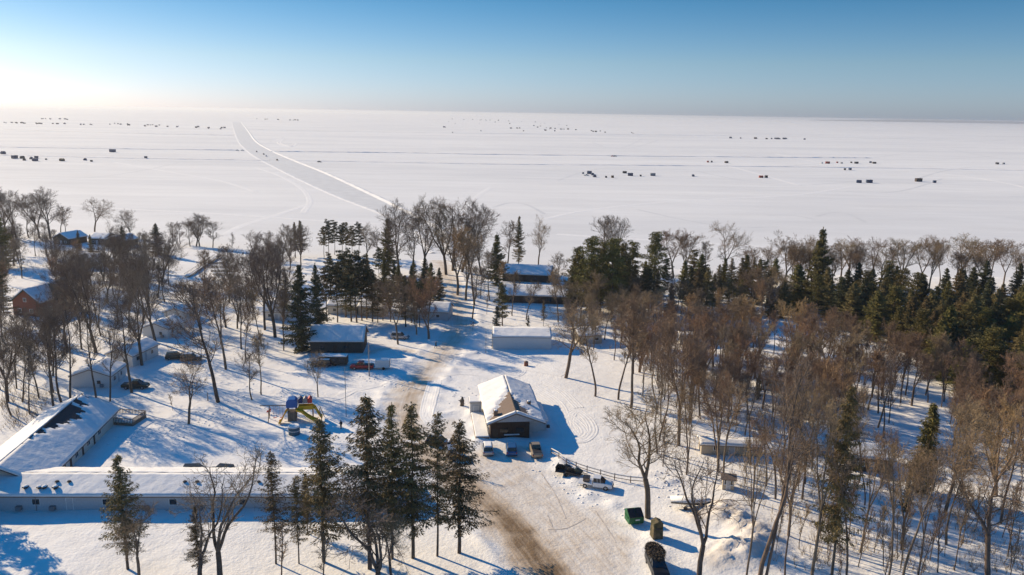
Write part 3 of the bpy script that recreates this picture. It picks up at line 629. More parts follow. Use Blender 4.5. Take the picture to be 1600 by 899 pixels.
# ---- the row of conifers and bare trees in front
fg = 'tall spruces in front of the long motel'
for kd, x, y, t, lb, w_ in [
    ('spruce', 200, 888, 708, 'tall ragged spruce in front of the long roof with round vents', 1.0),
    ('thin_spruce', 431, 880, 703, 'thin spruce with a bare lower trunk, over the middle of the long roof', 0.9),
    ('thin_spruce', 467, 880, 742, 'short sparse spruce just beside the thick brown trunk', 0.9),
    ('spruce', 481, 834, 738, 'thick brown trunk with a short dark crown touching the long eave', 0.8),
    ('spruce', 506, 878, 652, 'tall dark spruce standing below the playground and blue round tank', 1.0),
    ('spruce', 578, 890, 618, 'tallest olive-green spruce of the row, over the end of the long roof', 1.08),
    ('spruce', 613, 874, 630, 'slim spruce squeezed between the tallest one and the even one', 0.75),
    ('spruce', 646, 874, 630, 'dark spruce with a pointed crown in front of the curving tan road', 0.95),
    ('thin_spruce', 683, 872, 646, 'thin see-through spruce in front of the parked dark vehicle', 0.9),
    ('spruce', 718, 868, 660, 'full leaning spruce at the end of the row beside the tan road', 1.15)]:
    tree(kd, x, y, t, lb, fg, wide=w_ * 1.08)
tree('spruce', 312, 905, 788, 'short olive-green spruce hidden behind the crooked bare trunks', fg, wide=0.8)
fb = 'bare trees in front of the long motel'
for kd, x, y, t, lb, w_, v in [
    ('oak', 217, 905, 800, 'small spreading bare tree in front of the tall spruce', 0.95, 1),
    ('crooked', 312, 915, 738, 'crooked bare tree leaning over the long snowy roof', 1.0, 0),
    ('crooked', 345, 912, 712, 'big forked bare tree crossing the eave of the long roof', 1.0, 1),
    ('crooked', 590, 930, 765, 'wide bare tree with many forks among the spruce trunks', 1.3, 1),
    ('oak', 612, 905, 790, 'low bare tree spreading among the spruce trunks', 0.8, 2),
    ('sapling', 440, 905, 820, 'low bare shrubby tree at the foot of the thin spruce', 1.6, 0),
    ('sapling', 505, 915, 835, 'low bare shrubby tree below the tall dark spruce', 1.6, 1)]:
    tree(kd, x, y, t, lb, fb, wide=w_, var=v)
for i, (x, y, h) in enumerate([(-81.5, 108.5, 22), (-88, 108, 19), (-95, 106, 23), (-104, 106, 17)]):
    tree('dense_spruce', 0, 0, 0.0 or h, f'dark spruce just beside the long motel, {ORD[i]} from its end', 'spruces past the edge', at=(x, y), wide=0.72)

# ---- yard trees
yd = 'bare trees standing apart in the snowy yard'
for kd, x, y, t, lb, w_ in [
    ('oak', 295, 664, 566, 'lone spreading bare tree in the yard below the two parked cars', 0.9),
    ('slim_grey', 341, 630, 438, 'tall straight bare tree in the yard above the lone spreading one', 1.2),
    ('slim_brown', 353, 578, 440, 'tall bare tree with a straight trunk behind the yard', 1.2),
    ('slim_grey', 394, 626, 548, 'small bare tree pair beside the swing beam, the nearer one', 1.1),
    ('slim_brown', 408, 618, 528, 'small bare tree beside the swing beam, the farther one', 1.1),
    ('forked_brown', 497, 622, 560, 'small forked bare tree behind the yellow slides', 0.9),
    ('slim_grey', 206, 614, 470, 'bare tree standing by the dark pickup at the white cabins', 1.1),
    ('slim_grey', 172, 628, 500, 'thin bare tree in front of the white cabin, nearer the wing', 0.8),
    ('slim_grey', 150, 622, 488, 'thin bare tree in front of the white cabin gable', 0.8),
    ('forked_grey', 222, 572, 440, 'leaning bare tree at the corner of the middle white cabin', 0.9),
    ('forked_grey', 150, 552, 420, 'big forked bare tree behind the middle white cabin', 1.0),
    ('forked_grey', 243, 536, 420, 'bare tree leaning beside the far white cabin', 0.9),
    ('slim_grey', 84, 640, 500, 'thin dark bare tree behind the roof ridge of the angled wing', 0.9),
    ('slim_grey', 97, 633, 490, 'dark bare tree behind the angled wing, beside the thin one', 0.9),
    ('slim_grey', 110, 628, 480, 'taller bare tree behind the angled wing with a leaning top', 0.9),
    ('sapling', 270, 642, 612, 'tiny bare sapling on the yard snow', 1.2),
    ('forked_grey', 430, 528, 400, 'thick double bare tree in front of the pale cabin', 1.0),
    ('forked_grey', 414, 517, 412, 'straight bare tree beside the thick double one', 0.9),
    ('round_orange', 670, 531, 440, 'broad bare tree with fanned limbs beside the road', 1.0),
    ('forked_brown', 622, 539, 448, 'broad bare tree in front of the parked dark car', 1.1),
    ('sapling', 696, 735, 690, 'tiny bare sapling by the road below the lodge', 1.2),
    ('oak', 884, 594, 482, 'spreading tan bare tree at the edge of the snowfield', 1.05),
    ('slim_brown', 930, 621, 500, 'bare tree in front of the wood edge beside the snowfield', 1.3),
    ('slim_brown', 966, 626, 498, 'slim bare tree at the wood edge below the tan one', 1.2),
    ('oak', 1012, 812, 636, 'largest spreading bare tree beside the green dumpster', 1.05),
    ('crooked', 1092, 905, 700, 'leaning bare tree over the snow pile', 0.9),
    ('slim_brown', 986, 640, 478, 'dense bare tree at the wood edge above the white truck', 1.3)]:
    tree(kd, x, y, t, lb, yd, wide=w_)

# ---- conifers that stand out
cf = 'conifers standing apart'
for kd, x, y, t, lb, w_ in [
    ('dense_spruce', 472, 550, 414, 'large dense olive spruce beside the brown barn', 1.0),
    ('dense_spruce', 497, 522, 412, 'dark spruce right behind the brown barn roof', 0.75),
    ('white_pine', 785, 510, 444, 'dark round-topped pine behind the white shed', 0.9),
    ('blue_spruce', 776, 514, 478, 'snow-dusted blue spruce at the corner of the white shed', 1.0),
    ('blue_spruce', 825, 513, 494, 'very small spruce behind the roof of the white shed', 0.9),
    ('thin_spruce', 849, 512, 474, 'small thin spruce at the far end of the white shed', 1.2),
    ('spruce', 810, 425, 338, 'very tall narrow spruce alone on the lakeshore', 0.75),
    ('dense_spruce', 775, 447, 366, 'dark full spruce behind the grey lodge roofs', 0.95),
    ('narrow_fir', 1440, 775, 634, 'narrow pointed evergreen alone in the bare wood', 1.25),
    ('dense_spruce', 1414, 802, 736, 'small dark spruce at the foot of the narrow evergreen', 0.6),
    ('spruce', 1299, 905, 604, 'tall spruce with a long bare trunk among the bare trees', 0.7),
    ('dense_spruce', 1184, 628, 580, 'small spruce beside the grey cabin in the wood', 0.6),
    ('dense_spruce', 1274, 474, 356, 'tallest spruce rising above the lakeshore wood', 0.9),
    ('dense_spruce', 246, 398, 348, 'full spruce by the shore near the long stair', 1.25),
    ('dense_spruce', 194, 396, 352, 'dark spruce by the dark lakeside house', 0.9),
    ('dense_spruce', 124, 392, 360, 'small spruce between the two dark lakeside houses', 0.9),
    ('dense_spruce', 143, 398, 366, 'smaller spruce between the two dark lakeside houses, second', 0.9),
    ('spruce', 2, 512, 400, 'ragged spruce at the edge beside the red-brown house', 1.3),
    ('dense_spruce', 5, 420, 335, 'dark spruce at the edge of the lakeside trees', 1.1),
    ('dense_spruce', 606, 430, 340, 'dark spruce among the bare lakeshore trees', 0.8),
    ('spruce', 470, 398, 338, 'slim spruce at the shore before the ice road', 1.1),
    ('spruce', 462, 402, 346, 'shorter slim spruce at the shore before the ice road', 1.0)]:
    tree(kd, x, y, t, lb, cf, wide=w_)

# ---- lakeshore bare trees that show against the ice
ls = 'bare trees on the lakeshore'
for kd, x, y, t, lb, w_ in [
    ('forked_grey', 8, 372, 306, 'bare lakeshore tree at the end of the shore', 1.2), ('forked_grey', 25, 372, 306, 'bare lakeshore tree, second from the end of the shore', 1.2),
    ('forked_grey', 62, 374, 311, 'tall bare lakeshore tree of the first clump', 1.2), ('forked_grey', 79, 374, 306, 'tall forked bare tree beside the dark lakeside house', 1.3),
    ('slim_grey', 95, 364, 316, 'smaller bare tree beside the tall forked lakeside one', 1.3), ('slim_grey', 102, 361, 326, 'small pinkish bare tree at the edge of the shore clump', 1.4),
    ('slim_grey', 45, 372, 316, 'bare lakeshore tree between the two tall ones', 1.2),
    ('oak', 148, 364, 308, 'lone round bare tree on the shore against the ice', 0.95), ('forked_grey', 205, 368, 326, 'wide low bare tree on the shore behind the spruce', 1.35),
    ('slim_grey', 270, 382, 346, 'bare tree starting the round clump on the shore', 1.4), ('slim_grey', 283, 378, 341, 'bare tree in the round shore clump, second', 1.4),
    ('slim_grey', 297, 382, 340, 'bare tree in the round shore clump, third', 1.4), ('forked_grey', 306, 382, 334, 'tallest bare tree in the round shore clump', 1.3),
    ('forked_grey', 312, 382, 337, 'bare tree in the round shore clump, fifth', 1.3), ('slim_grey', 332, 384, 340, 'bare tree ending the round shore clump', 1.5),
    ('sapling', 362, 390, 358, 'thin bare sapling on the shore beside the stair', 1.4),
    ('forked_grey', 395, 404, 366, 'bare tree on the shore past the stair', 1.2), ('slim_grey', 418, 408, 364, 'bare tree on the shore, second past the stair', 1.4), ('slim_grey', 442, 406, 350, 'taller bare tree before the slim shore spruce', 1.3),
    ('forked_grey', 572, 410, 358, 'bare tree right of the shore pines', 1.0), ('slim_grey', 592, 400, 354, 'thin bare tree between shore pines and dark spruce', 1.4),
    ('forked_grey', 625, 440, 332, 'tall bare tree before the end of the ice road', 1.1), ('slim_grey', 643, 436, 344, 'thin bare tree before the end of the ice road', 1.2),
    ('forked_grey', 662, 432, 325, 'tall wide-forked bare tree before the ice road', 0.95), ('oak', 708, 424, 320, 'huge round bare tree over the shore end of the road', 1.1),
    ('forked_grey', 697, 430, 324, 'bare tree merged with the huge round one', 1.1), ('forked_grey', 722, 428, 330, 'bare tree on the far flank of the huge round one', 1.1),
    ('forked_brown', 715, 462, 372, 'broad brown bare tree before the huge round one', 1.3), ('forked_brown', 728, 470, 380, 'broad brown bare tree beside the road end', 1.2), ('slim_brown', 741, 478, 362, 'tall thin bare tree by the road end', 1.2),
    ('forked_grey', 752, 430, 356, 'bare tree touching the dark full spruce', 1.1), ('slim_grey', 793, 422, 350, 'bare tree beside the tall narrow shore spruce', 1.3), ('oak', 841, 414, 346, 'lone bare tree on the shore past the narrow spruce', 0.75),
    ('slim_grey', 943, 424, 340, 'tall thin bare tree above the olive pines', 1.1), ('forked_grey', 966, 428, 347, 'bare tree above the olive pines with a broad top', 1.0), ('forked_brown', 1052, 436, 366, 'bare tree above the dark conifers', 1.4),
    ('forked_brown', 1068, 438, 374, 'lower bare tree above the dark conifers', 1.3), ('slim_brown', 1100, 440, 382, 'small bare tree between the dark conifers and the round one', 1.5), ('oak', 1130, 446, 356, 'round bare tree standing above the dark conifers', 0.85),
    ('forked_brown', 1165, 446, 394, 'low bare tree past the round one', 1.2), ('forked_brown', 1225, 452, 378, 'broad bare tree before the tallest spruce', 1.4)]:
    tree(kd, x, y, t, lb, ls, wide=w_)

for i, (x, y, t) in enumerate([(738, 500, 420), (800, 495, 430), (822, 502, 440), (872, 505, 425), (888, 500, 430), (765, 470, 400), (862, 470, 400)]):
    tree('slim_brown' if i % 2 else 'slim_grey', x, y, t, f'thin bare tree among the brown lodgings, {ORD[i]} from left', 'thin trees among the lodgings', wide=1.2)
for kd, x, y, t, lb, w_ in [('open_brown', 1166, 905, 705, 'thin straight bare tree between the snow pile and the thick trunk', 0.7), ('open_brown', 1187, 905, 570, 'tall thick bare tree at the near edge past the snow pile', 0.9), ('open_brown', 1196, 908, 640, 'second straight trunk touching the tall thick bare tree', 0.7),
    ('open_brown', 1226, 915, 735, 'bare tree with low forks past the two straight trunks', 0.8), ('open_brown', 1267, 912, 640, 'straight bare tree before the long-trunked spruce', 0.8), ('open_brown', 1322, 908, 700, 'thin bare tree just past the long-trunked spruce', 0.7), ('open_brown', 1344, 866, 688, 'slanting bare tree with an upswept top past the spruce', 0.75),
    ('open_brown', 1387, 910, 706, 'thin bare tree with twin stems near the edge', 0.7), ('open_brown', 1408, 915, 690, 'slanting thin bare tree before the narrow evergreen', 0.75), ('open_brown', 1433, 912, 735, 'slanting bare tree past the narrow evergreen', 0.7), ('forked_brown', 1476, 805, 642, 'upswept bare tree with a clean trunk behind the leaning one', 1.0),
    ('oak', 1543, 912, 700, 'big leaning bare tree at the near corner', 0.8), ('open_brown', 1574, 872, 755, 'bare tree beside the big leaning one at the corner', 0.8), ('open_brown', 1131, 765, 600, 'slim bare tree behind the snow pile over the tan shed', 0.9), ('forked_brown', 1060, 700, 520, 'big spreading-topped bare tree behind the largest one', 0.9)]:
    tree(kd, x, y, t, lb, 'bare trees at the near edge of the east wood', wide=w_)
KEEP += [(1398, 640, 1482, 838), (478, 500, 640, 600), (750, 505, 870, 560), (395, 600, 560, 700), (90, 560, 250, 640), (165, 530, 320, 575), (235, 480, 300, 540), (660, 480, 760, 720), (10, 440, 92, 572), (285, 400, 350, 485), (100, 395, 155, 425), (1180, 580, 1240, 618), (1320, 690, 1400, 745), (1088, 690, 1195, 715),
         (780, 415, 890, 500), (400, 465, 455, 503), (505, 470, 592, 500)]
wood('in the grey wood by the lake houses', 'bare grey trees between the lake houses and the cabins', [(0, 392), (80, 396), (130, 412), (250, 420), (330, 440), (380, 470), (380, 520), (300, 500), (240, 470), (130, 500), (60, 520), (0, 500)], 38, [('slim_grey', 5), ('forked_grey', 5), ('slim_brown', 2)], (12, 16.5), 14, 5)
wood('behind the angled wing', 'bare trees behind the angled wing', [(0, 520), (90, 510), (130, 545), (105, 585), (105, 622), (60, 650), (0, 660)], 16, [('slim_grey', 5), ('forked_grey', 2)], (13, 17), 15, 6)
wood('among the white cabins', 'bare trees among the white cabins', [(120, 500), (240, 480), (240, 500), (170, 535), (130, 560)], 7, [('slim_grey', 4), ('forked_grey', 3)], (14, 18), 15, 7)
wood('behind the yard', 'bare trees behind the yard', [(300, 485), (440, 500), (470, 560), (430, 610), (400, 560), (360, 590), (320, 540)], 8, [('slim_grey', 4), ('slim_brown', 3), ('forked_grey', 2)], (13, 18), 18, 8)
wood('beyond the pale cabin', 'bare trees beyond the pale cabin', [(385, 415), (470, 410), (480, 440), (470, 465), (400, 465)], 8, [('forked_grey', 4), ('slim_grey', 3)], (12, 14.5), 12, 9)
wood('in the shore pine clump', 'pines of the shore clump', [(500, 392), (560, 394), (562, 402), (498, 402)], 7, [('red_pine', 1)], (13.5, 16), 9, 10, wide=(1.1, 1.3))
for i, (x, y, t) in enumerate([(447, 500, 425), (511, 503, 422), (527, 504, 412), (540, 496, 392), (549, 503, 404), (557, 505, 396), (566, 502, 400), (573, 500, 420), (582, 504, 420), (590, 505, 436), (598, 502, 440), (610, 504, 438), (634, 512, 430), (643, 506, 436), (655, 512, 440)]):
    tree('red_pine' if i % 4 else 'spruce', x, y, t, f'{LOOK["red_pine"] if i % 4 else "ragged spruce"} in the grove behind the barn, {ORD[i]} from left', 'long-trunked pines behind the barn', wide=1.3)
wood('beyond the grove behind the barn', 'pines and spruces beyond the barn grove', [(500, 440), (600, 440), (610, 470), (510, 470)], 8, [('red_pine', 2), ('spruce', 2)], (10, 13), 12, 12)
wood('in the dark clump beside the road end', 'dark spruces beside the road end', [(600, 455), (685, 455), (688, 478), (600, 480)], 9, [('dense_spruce', 1)], (10.5, 13.5), 13, 13, wide=(0.75, 1.0))
wood('below the dark spruce clump', 'low brown bare trees below the spruce clump', [(600, 496), (700, 496), (690, 522), (640, 528), (600, 518)], 8, [('forked_brown', 2), ('round_orange', 2)], (9.5, 12), 12, 14)
wood('around the grey lodge roofs', 'bare trees around the grey lodge roofs', [(735, 440), (780, 450), (790, 500), (880, 500), (900, 520), (740, 500)], 7, [('slim_brown', 3), ('sapling', 2)], (9, 13), 14, 15)
wood('in the tall dark group past the lodges', 'conifers in the tall dark group', [(865, 452), (1210, 462), (1200, 505), (1000, 505), (880, 488)], 50, [('dense_spruce', 4), ('red_pine', 4), ('spruce', 3)], (11, 16.5), 11, 16, row=13, wide=(0.9, 1.2))
for i, (x, y, t) in enumerate([(900, 486, 388), (922, 497, 372), (938, 490, 380), (955, 500, 376), (972, 486, 384), (1018, 484, 366), (985, 470, 380), (960, 470, 378)]):
    tree('white_pine', x, y, t, f'broad olive-green pine in the dark group past the lodges, {ORD[i]} of the olive ones', 'olive pines past the lodges', wide=1.0)
wood('under the tall dark group', 'bare trees under the tall dark group', [(880, 500), (1200, 490), (1215, 520), (1040, 525), (1000, 560), (880, 540)], 18, [('slim_brown', 5), ('slim_grey', 4), ('forked_brown', 2)], (10, 15), 13, 17, row=9)
wood('in the evergreen wood by the shore', 'evergreens of the shore wood', [(1215, 468), (1600, 474), (1700, 480), (1700, 640), (1600, 640), (1480, 610), (1400, 556), (1330, 520), (1220, 505)], 140, [('dense_spruce', 6), ('white_pine', 3), ('spruce', 0.5)], (10.5, 15.5), 11, 18, row=14, wide=(1.15, 1.5))
wood('along the shore behind the evergreens', 'bare trees behind the evergreen wood', [(1190, 436), (1320, 440), (1660, 448), (1660, 464), (1190, 454)], 32, [('forked_brown', 5), ('slim_brown', 4), ('oak', 1)], (12, 17), 11, 19, row=16, wide=(1.1, 1.5))

# ------------------------------------------------------------------ buildings
class Frame:
    "local frame on the ground: origin, yaw"
    def __init__(s, o, yaw): s.o = Vector(o); s.yaw = yaw
    def w(s, x, y, z=0): return Vector((s.o.x + x * cos(s.yaw) - y * sin(s.yaw), s.o.y + x * sin(s.yaw) + y * cos(s.yaw), s.o.z + z))
def front(pa, pb, ext0=0.0, ext1=0.0):
    "frame along the ground line between two places of the photograph; returns frame, length"
    a, b = G(*pa), G(*pb); d = (b - a).to_2d(); L = d.length; u = d / L; yaw = math.atan2(u.y, u.x)
    z = min(a.z, b.z); return Frame((a.x - u.x * ext0, a.y - u.y * ext0, z), yaw), L + ext0 + ext1

def snow_on_slope(m, u0, u1, p0, p1, th, seed, bare=None, cell=0.45):
    "blanket of snow on a roof slope: u along x, from ridge point p0=(y,z) down to eave p1=(y,z)"
    r = np.random.default_rng(seed); n = max(4, int((u1 - u0) / cell)); L = math.hypot(p1[0] - p0[0], p1[1] - p0[1]); k = max(3, int(L / cell))
    us = np.concatenate([[u0], np.linspace(u0, u1, n), [u1]]); vs = np.concatenate([[0], np.linspace(0, 1, k), [1]])
    d = np.array([p1[0] - p0[0], p1[1] - p0[1]]) / L; nn = np.array([-d[1], d[0]]); nn = nn if nn[1] > 0 else -nn
    ph = r.uniform(0, 6.28, 6); V_ = []; 
    for i, u in enumerate(us):
        for j, v in enumerate(vs):
            t = th * (1 + 0.14 * sin(u * 0.6 + ph[0]) * sin(v * 3 + ph[1]) + 0.05 * sin(u * 1.9 + ph[2] + v * 4) + 0.10 * r.standard_normal() * 0.6)
            if i in (0, len(us) - 1) or j in (0, len(vs) - 1): t = -0.03
            if bare:
                q = bare((u - u0) / (u1 - u0), v) + 0.07 * sin(u * 2.1 + ph[3]) + 0.05 * sin(u * 5 + v * 11 + ph[4])
                if q > 0: t = -0.05
                elif q > -0.06: t *= 0.45
            y = p0[0] + (p1[0] - p0[0]) * v + nn[0] * t; z = p0[1] + (p1[1] - p0[1]) * v + nn[1] * t
            V_.append((u, y, z))
    w_ = len(vs); f = []
    for i in range(len(us) - 1):
        for j in range(w_ - 1): f.append((i * w_ + j, i * w_ + j + 1, (i + 1) * w_ + j + 1, (i + 1) * w_ + j))
    m.add(V_, f)

def place_part(o, fr=None): return o
def opening(root, kind, face, u, z, w_, h_, L, W, frame='trim', fill='glass'):
    "a window or a door on a wall of the box L x W whose front-left corner is the origin: face f, b, l or r"
    m = MB(); d = 0.06; t = 0.08
    def bx(x0, x1, z0, z1, y0, y1, mb):
        c = ((x0 + x1) / 2, (y0 + y1) / 2, (z0 + z1) / 2); s = (abs(x1 - x0), abs(y1 - y0), abs(z1 - z0))
        if face == 'f': mb.box((c[0], -c[1], c[2]), s)
        elif face == 'b': mb.box((c[0], W + c[1], c[2]), s)
        elif face == 'l': mb.box((-c[1], c[0], c[2]), (s[1], s[0], s[2]))
        else: mb.box((L + c[1], c[0], c[2]), (s[1], s[0], s[2]))
    a, b = u - w_ / 2, u + w_ / 2
    bx(a - t, a, z - t, z + h_ + t, 0.0, d, m); bx(b, b + t, z - t, z + h_ + t, 0.0, d, m); bx(a, b, z + h_, z + h_ + t, 0.0, d, m); bx(a, b, z - t, z, 0.0, d + 0.03, m)
    if kind == 'window' and w_ > 1.1: bx(u - 0.03, u + 0.03, z, z + h_, 0.02, d - 0.01, m)
    o = m.build(kind, M[frame], root); p = MB(); bx(a, b, z, z + h_, 0.0, 0.025, p); p.build('pane' if kind == 'window' else 'door_leaf', M[fill], o)
    if kind == 'door':
        h = MB(); bx(b - 0.14, b - 0.08, z + 0.95, z + 1.05, 0.025, 0.09, h); h.build('handle', M['grey'], o)
    return o

def gable(name, fr, L, W, hw, rise, wall, roof, label, cat, group=None, ridge='x', oh=0.45, th=0.28, seed=0, bare=(None, None), wins=(), snow=True, gable_mat=None):
    "gabled building: front wall along local x, depth W along +y"
    root = empty(name, fr.o, fr.yaw, label, cat, group); m = MB(); b0 = -0.5
    if ridge == 'x': prof = [(0, b0), (W, b0), (W, hw), (W / 2, hw + rise), (0, hw)]; m.prism(prof, 0, L)
    else: prof = [(0, b0), (L, b0), (L, hw), (L / 2, hw + rise), (0, hw)]; m.prism(prof, 0, W, axis='y')
    m.build('wall', M[wall], root)
    S = W if ridge == 'x' else L; sl_ = rise / (S / 2); t = 0.16; e = hw - sl_ * oh
    pr = [(-oh, e + 0.02), (S / 2, hw + rise + 0.02), (S + oh, e + 0.02), (S + oh, e + 0.02 + t), (S / 2, hw + rise + 0.02 + t * 1.1), (-oh, e + 0.02 + t)]
    E_ = L if ridge == 'x' else W; r_ = MB(); r_.prism(pr, -oh, E_ + oh, axis='x' if ridge == 'x' else 'y'); rf = r_.build('roof', M[roof], root)
    if snow:
        s = MB(); y0 = S / 2; top = (y0, hw + rise + 0.02 + t * 1.1)
        snow_on_slope(s, -oh + 0.04, E_ + oh - 0.04, top, (-oh + 0.02, e + 0.02 + t), th, seed, bare[0]); snow_on_slope(s, -oh + 0.04, E_ + oh - 0.04, top, (S + oh - 0.02, e + 0.02 + t), th, seed + 1, bare[1])
        if ridge == 'y': s.v = [(y, x, z) for x, y, z in s.v]
        s.build('roof_snow', M['roofsnow'], rf, smooth=True)
    for q in wins: opening(root, q[0], q[1], q[2], q[3], q[4], q[5], L, W, *(q[6:] if len(q) > 6 else ()))
    return root
def pipe(root, x, y, z, h, r, mat_='dark', name='vent_pipe', cap=True):
    m = MB(); m.tube((x, y, z - 0.4), (x, y, z + h), r, n=8)
    if cap: m.tube((x, y, z + h), (x, y, z + h + 0.12), r * 1.7, r * 1.5, n=8)
    o = m.build(name, M[mat_], root); s = MB(); s.tube((x, y, z + h + (0.12 if cap else 0)), (x, y, z + h + 0.26), r * 1.4, r * 0.7, n=8); s.build('snow_cap', M['roofsnow'], o); return o

# -- the lodge by the parking lot: brown boarded front, wide snowy gable roof
fr, L0 = front((766, 688), (827, 686)); W0 = 9.6; D0 = 20.5
lr = empty('lodge', fr.o, fr.yaw, 'brown-fronted lodge with a wide snowy gable roof and a bare shingle patch', 'lodge')
m = MB(); m.prism([(0.15, -0.5), (W0 - 0.1, -0.5), (W0 - 0.1, 3.2), (W0 / 2, 5.0), (0.15, 3.2)], 2.6, D0, axis='y'); m.build('wall', M['white_wall'], lr)
m = MB(); m.prism([(0, -0.5), (L0, -0.5), (L0, 3.9), (W0 / 2, 5.0), (0, 3.15)], 0.0, 2.6, axis='y'); pw = m.build('porch', M['brown_wall'], lr); pw['label'] = 'dark brown boarded front'
m = MB()
for i in range(30): m.box((0.12 + i * (L0 - 0.2) / 29, -0.03, 1.6), (0.05, 0.06, 3.0))
m.build('batten', M['brown_wall'], pw)
m = MB(); m.box((4.0, -0.28, 0.95), (2.9, 0.35, 0.07)); m.box((4.0, -0.42, 0.95), (2.9, 0.05, 0.18)); m.build('ledge', M['trim'], lr)
m = MB(); m.prism([(0.5, 3.35), (W0 - 0.9, 3.35), (W0 / 2, 4.85)], -0.06, -0.01, axis='y'); m.build('gable_panel', M['grey_wall'], lr)
for x in (2.6, 5.6): opening(lr, 'window', 'f', x, 1.25, 1.5, 0.9, W0, D0, 'brown_wall')
opening(lr, 'door', 'f', 0.9, 0.05, 1.0, 2.05, W0, D0, 'brown_wall', 'barn_wall')
oh = 0.7; e = 3.2 - 1.8 / (W0 / 2) * oh; m = MB()
pr = [(-oh, e), (W0 / 2, 5.05), (W0 + oh, e), (W0 + oh, e + 0.2), (W0 / 2, 5.27), (-oh, e + 0.2)]
m.prism(pr, -0.7, D0 + 0.3, axis='y'); rf = m.build('roof', M['shingle'], lr)
s = MB()
snow_on_slope(s, -0.66, D0 + 0.26, (W0 / 2, 5.27), (-oh + 0.02, e + 0.2), 0.34, 1, lambda u, v: (0.60 - u) * 1.7 - v * 1.0 if u > 0.045 else -0.3, 0.35)
snow_on_slope(s, -0.66, D0 + 0.26, (W0 / 2, 5.27), (W0 + oh - 0.02, e + 0.2), 0.34, 2, lambda u, v: (0.50 - u) * 1.5 - v * 1.1 if u > 0.045 else -0.3, 0.35)
s.v = [(y, x, z) for x, y, z in s.v]; s.build('roof_snow', M['roofsnow'], rf, smooth=True)
m = MB(); m.box((W0 / 2, D0 / 2, 5.38), (0.14, D0 + 0.9, 0.12)); m.build('ridge_cap', M['shingle_dark'], rf)
for x, y, z, w_ in ((1.2, 2.4, 3.75, 0.75), (8.1, 6.4, 3.9, 0.7)):
    m = MB(); m.box((x, y, z + 0.3), (w_, w_, 1.3)); m.box((x, y, z + 0.98), (w_ + 0.15, w_ + 0.15, 0.1)); c = m.build('chimney', M['shingle'], lr); m = MB(); m.box((x, y, z + 1.12), (w_ * 0.9, w_ * 0.9, 0.2), taper=0.7); m.build('snow_cap', M['roofsnow'], c, bevel=0.05)
m = MB(); m.prism([(W0 - 0.1, -0.5), (W0 + 1.6, -0.5), (W0 + 1.6, 1.9), (W0 - 0.1, 2.5)], 3.4, 12.5, axis='y'); lt = m.build('side_room', M['white_wall'], lr)
s = MB(); snow_on_slope(s, 3.2, 12.7, (W0 - 0.1, 2.56), (W0 + 1.8, 1.88), 0.35, 5); s.v = [(y, x, z) for x, y, z in s.v]; s.build('roof_snow', M['roofsnow'], lt, smooth=True)
m = MB(); m.box((W0 + 1.75, 2.5, 1.2), (0.6, 0.5, 0.5)); m.build('wall_heater', M['dark'], lr)
m = MB(); m.box((-1.5, 6.0, 0.25), (2.6, 12.5, 0.5)); m.build('deck', M['wood'], lr); s = MB(); s.box((-1.5, 6.0, 0.64), (2.5, 12.4, 0.28)); s.build('deck_snow', M['roofsnow'], lr, bevel=0.12)
fr2 = Frame(fr.w(-3.0, 12.2), fr.yaw); sh = empty('side_shed', fr2.o, fr2.yaw, 'small grey-green flat-roofed shed against the lodge wall', 'shed')
m = MB(); m.box((1.2, 1.6, 1.1), (2.3, 3.0, 3.0)); m.build('wall', M['grey_wall'], sh); m = MB(); m.box((1.2, 1.6, 2.68), (2.6, 3.3, 0.14)); r_ = m.build('roof', M['grey'], sh); m = MB(); m.box((1.2, 1.6, 2.9), (2.5, 3.2, 0.3)); m.build('roof_snow', M['roofsnow'], r_, bevel=0.1)
opening(sh, 'door', 'f', 1.2, 0.0, 0.9, 2.0, 2.3, 3.0, 'trim', 'grey_wall')

# -- long motel wing
fr, L1 = front((0, 797), (600, 797), ext0=32, ext1=1.5)
mw = gable('motel', fr, L1, 8.6, 2.5, 1.25, 'grey_wall', 'shingle', 'long low pale motel wing with round vents in its snowy roof', 'motel', oh=0.5, th=0.3, seed=20,
           wins=[('window', 'f', 32 + q, 1.0, 1.1, 0.9) for q in (5.5, 16, 26, 36.5, 47)] + [('door', 'f', 32 + q, 0.05, 0.95, 2.0, 'trim', 'grey_wall') for q in (10.5, 32, 52)])
for x in (3, 8, 16.5, 22, 30, 41):
    m = MB(); m.box((32 + x, -0.32, 0.55), (0.8, 0.6, 0.6)); m.box((32 + x, -0.63, 0.55), (0.66, 0.03, 0.46)); m.build('air_conditioner', M['grey'], mw)
def roof_at(y): return 2.5 + 1.25 * (y + 0.0) / 4.3
for px_ in (38, 60, 67, 84): 
    x = 32 + (px_) * 0.0965; pipe(mw, x, 0.9, roof_at(0.9) + 0.15, 0.55, 0.3)
for px_ in (80, 99, 281, 300, 398, 470):
    x = 32 + px_ * 0.0965; m = MB(); m.tube((x, 2.2, roof_at(2.2) + 0.1), (x, 2.2, roof_at(2.2) + 0.62), 0.16, n=8); m.tube((x, 2.2, roof_at(2.2) + 0.56), (x, 2.2, roof_at(2.2) + 0.72), 0.34, 0.2, n=10); m.build('round_vent', M['shingle_dark'], mw)
m = MB(); m.box((L1 / 2, 4.3, 4.12), (L1 + 0.4, 0.16, 0.14)); m.build('ridge_cap', M['shingle'], mw)
m = MB(); m.tube((32 + 5.5, -0.1, 0), (32 + 5.5, -0.1, 2.4), 0.05); m.tube((32 + 30, -0.1, 0), (32 + 30, -0.1, 2.4), 0.05); m.build('downpipe', M['grey'], mw)
m = MB(); m.box((L1 + 0.06, 2.2, 3.0), (0.1, 1.1, 1.9)); m.build('end_panel', M['trim'], mw)

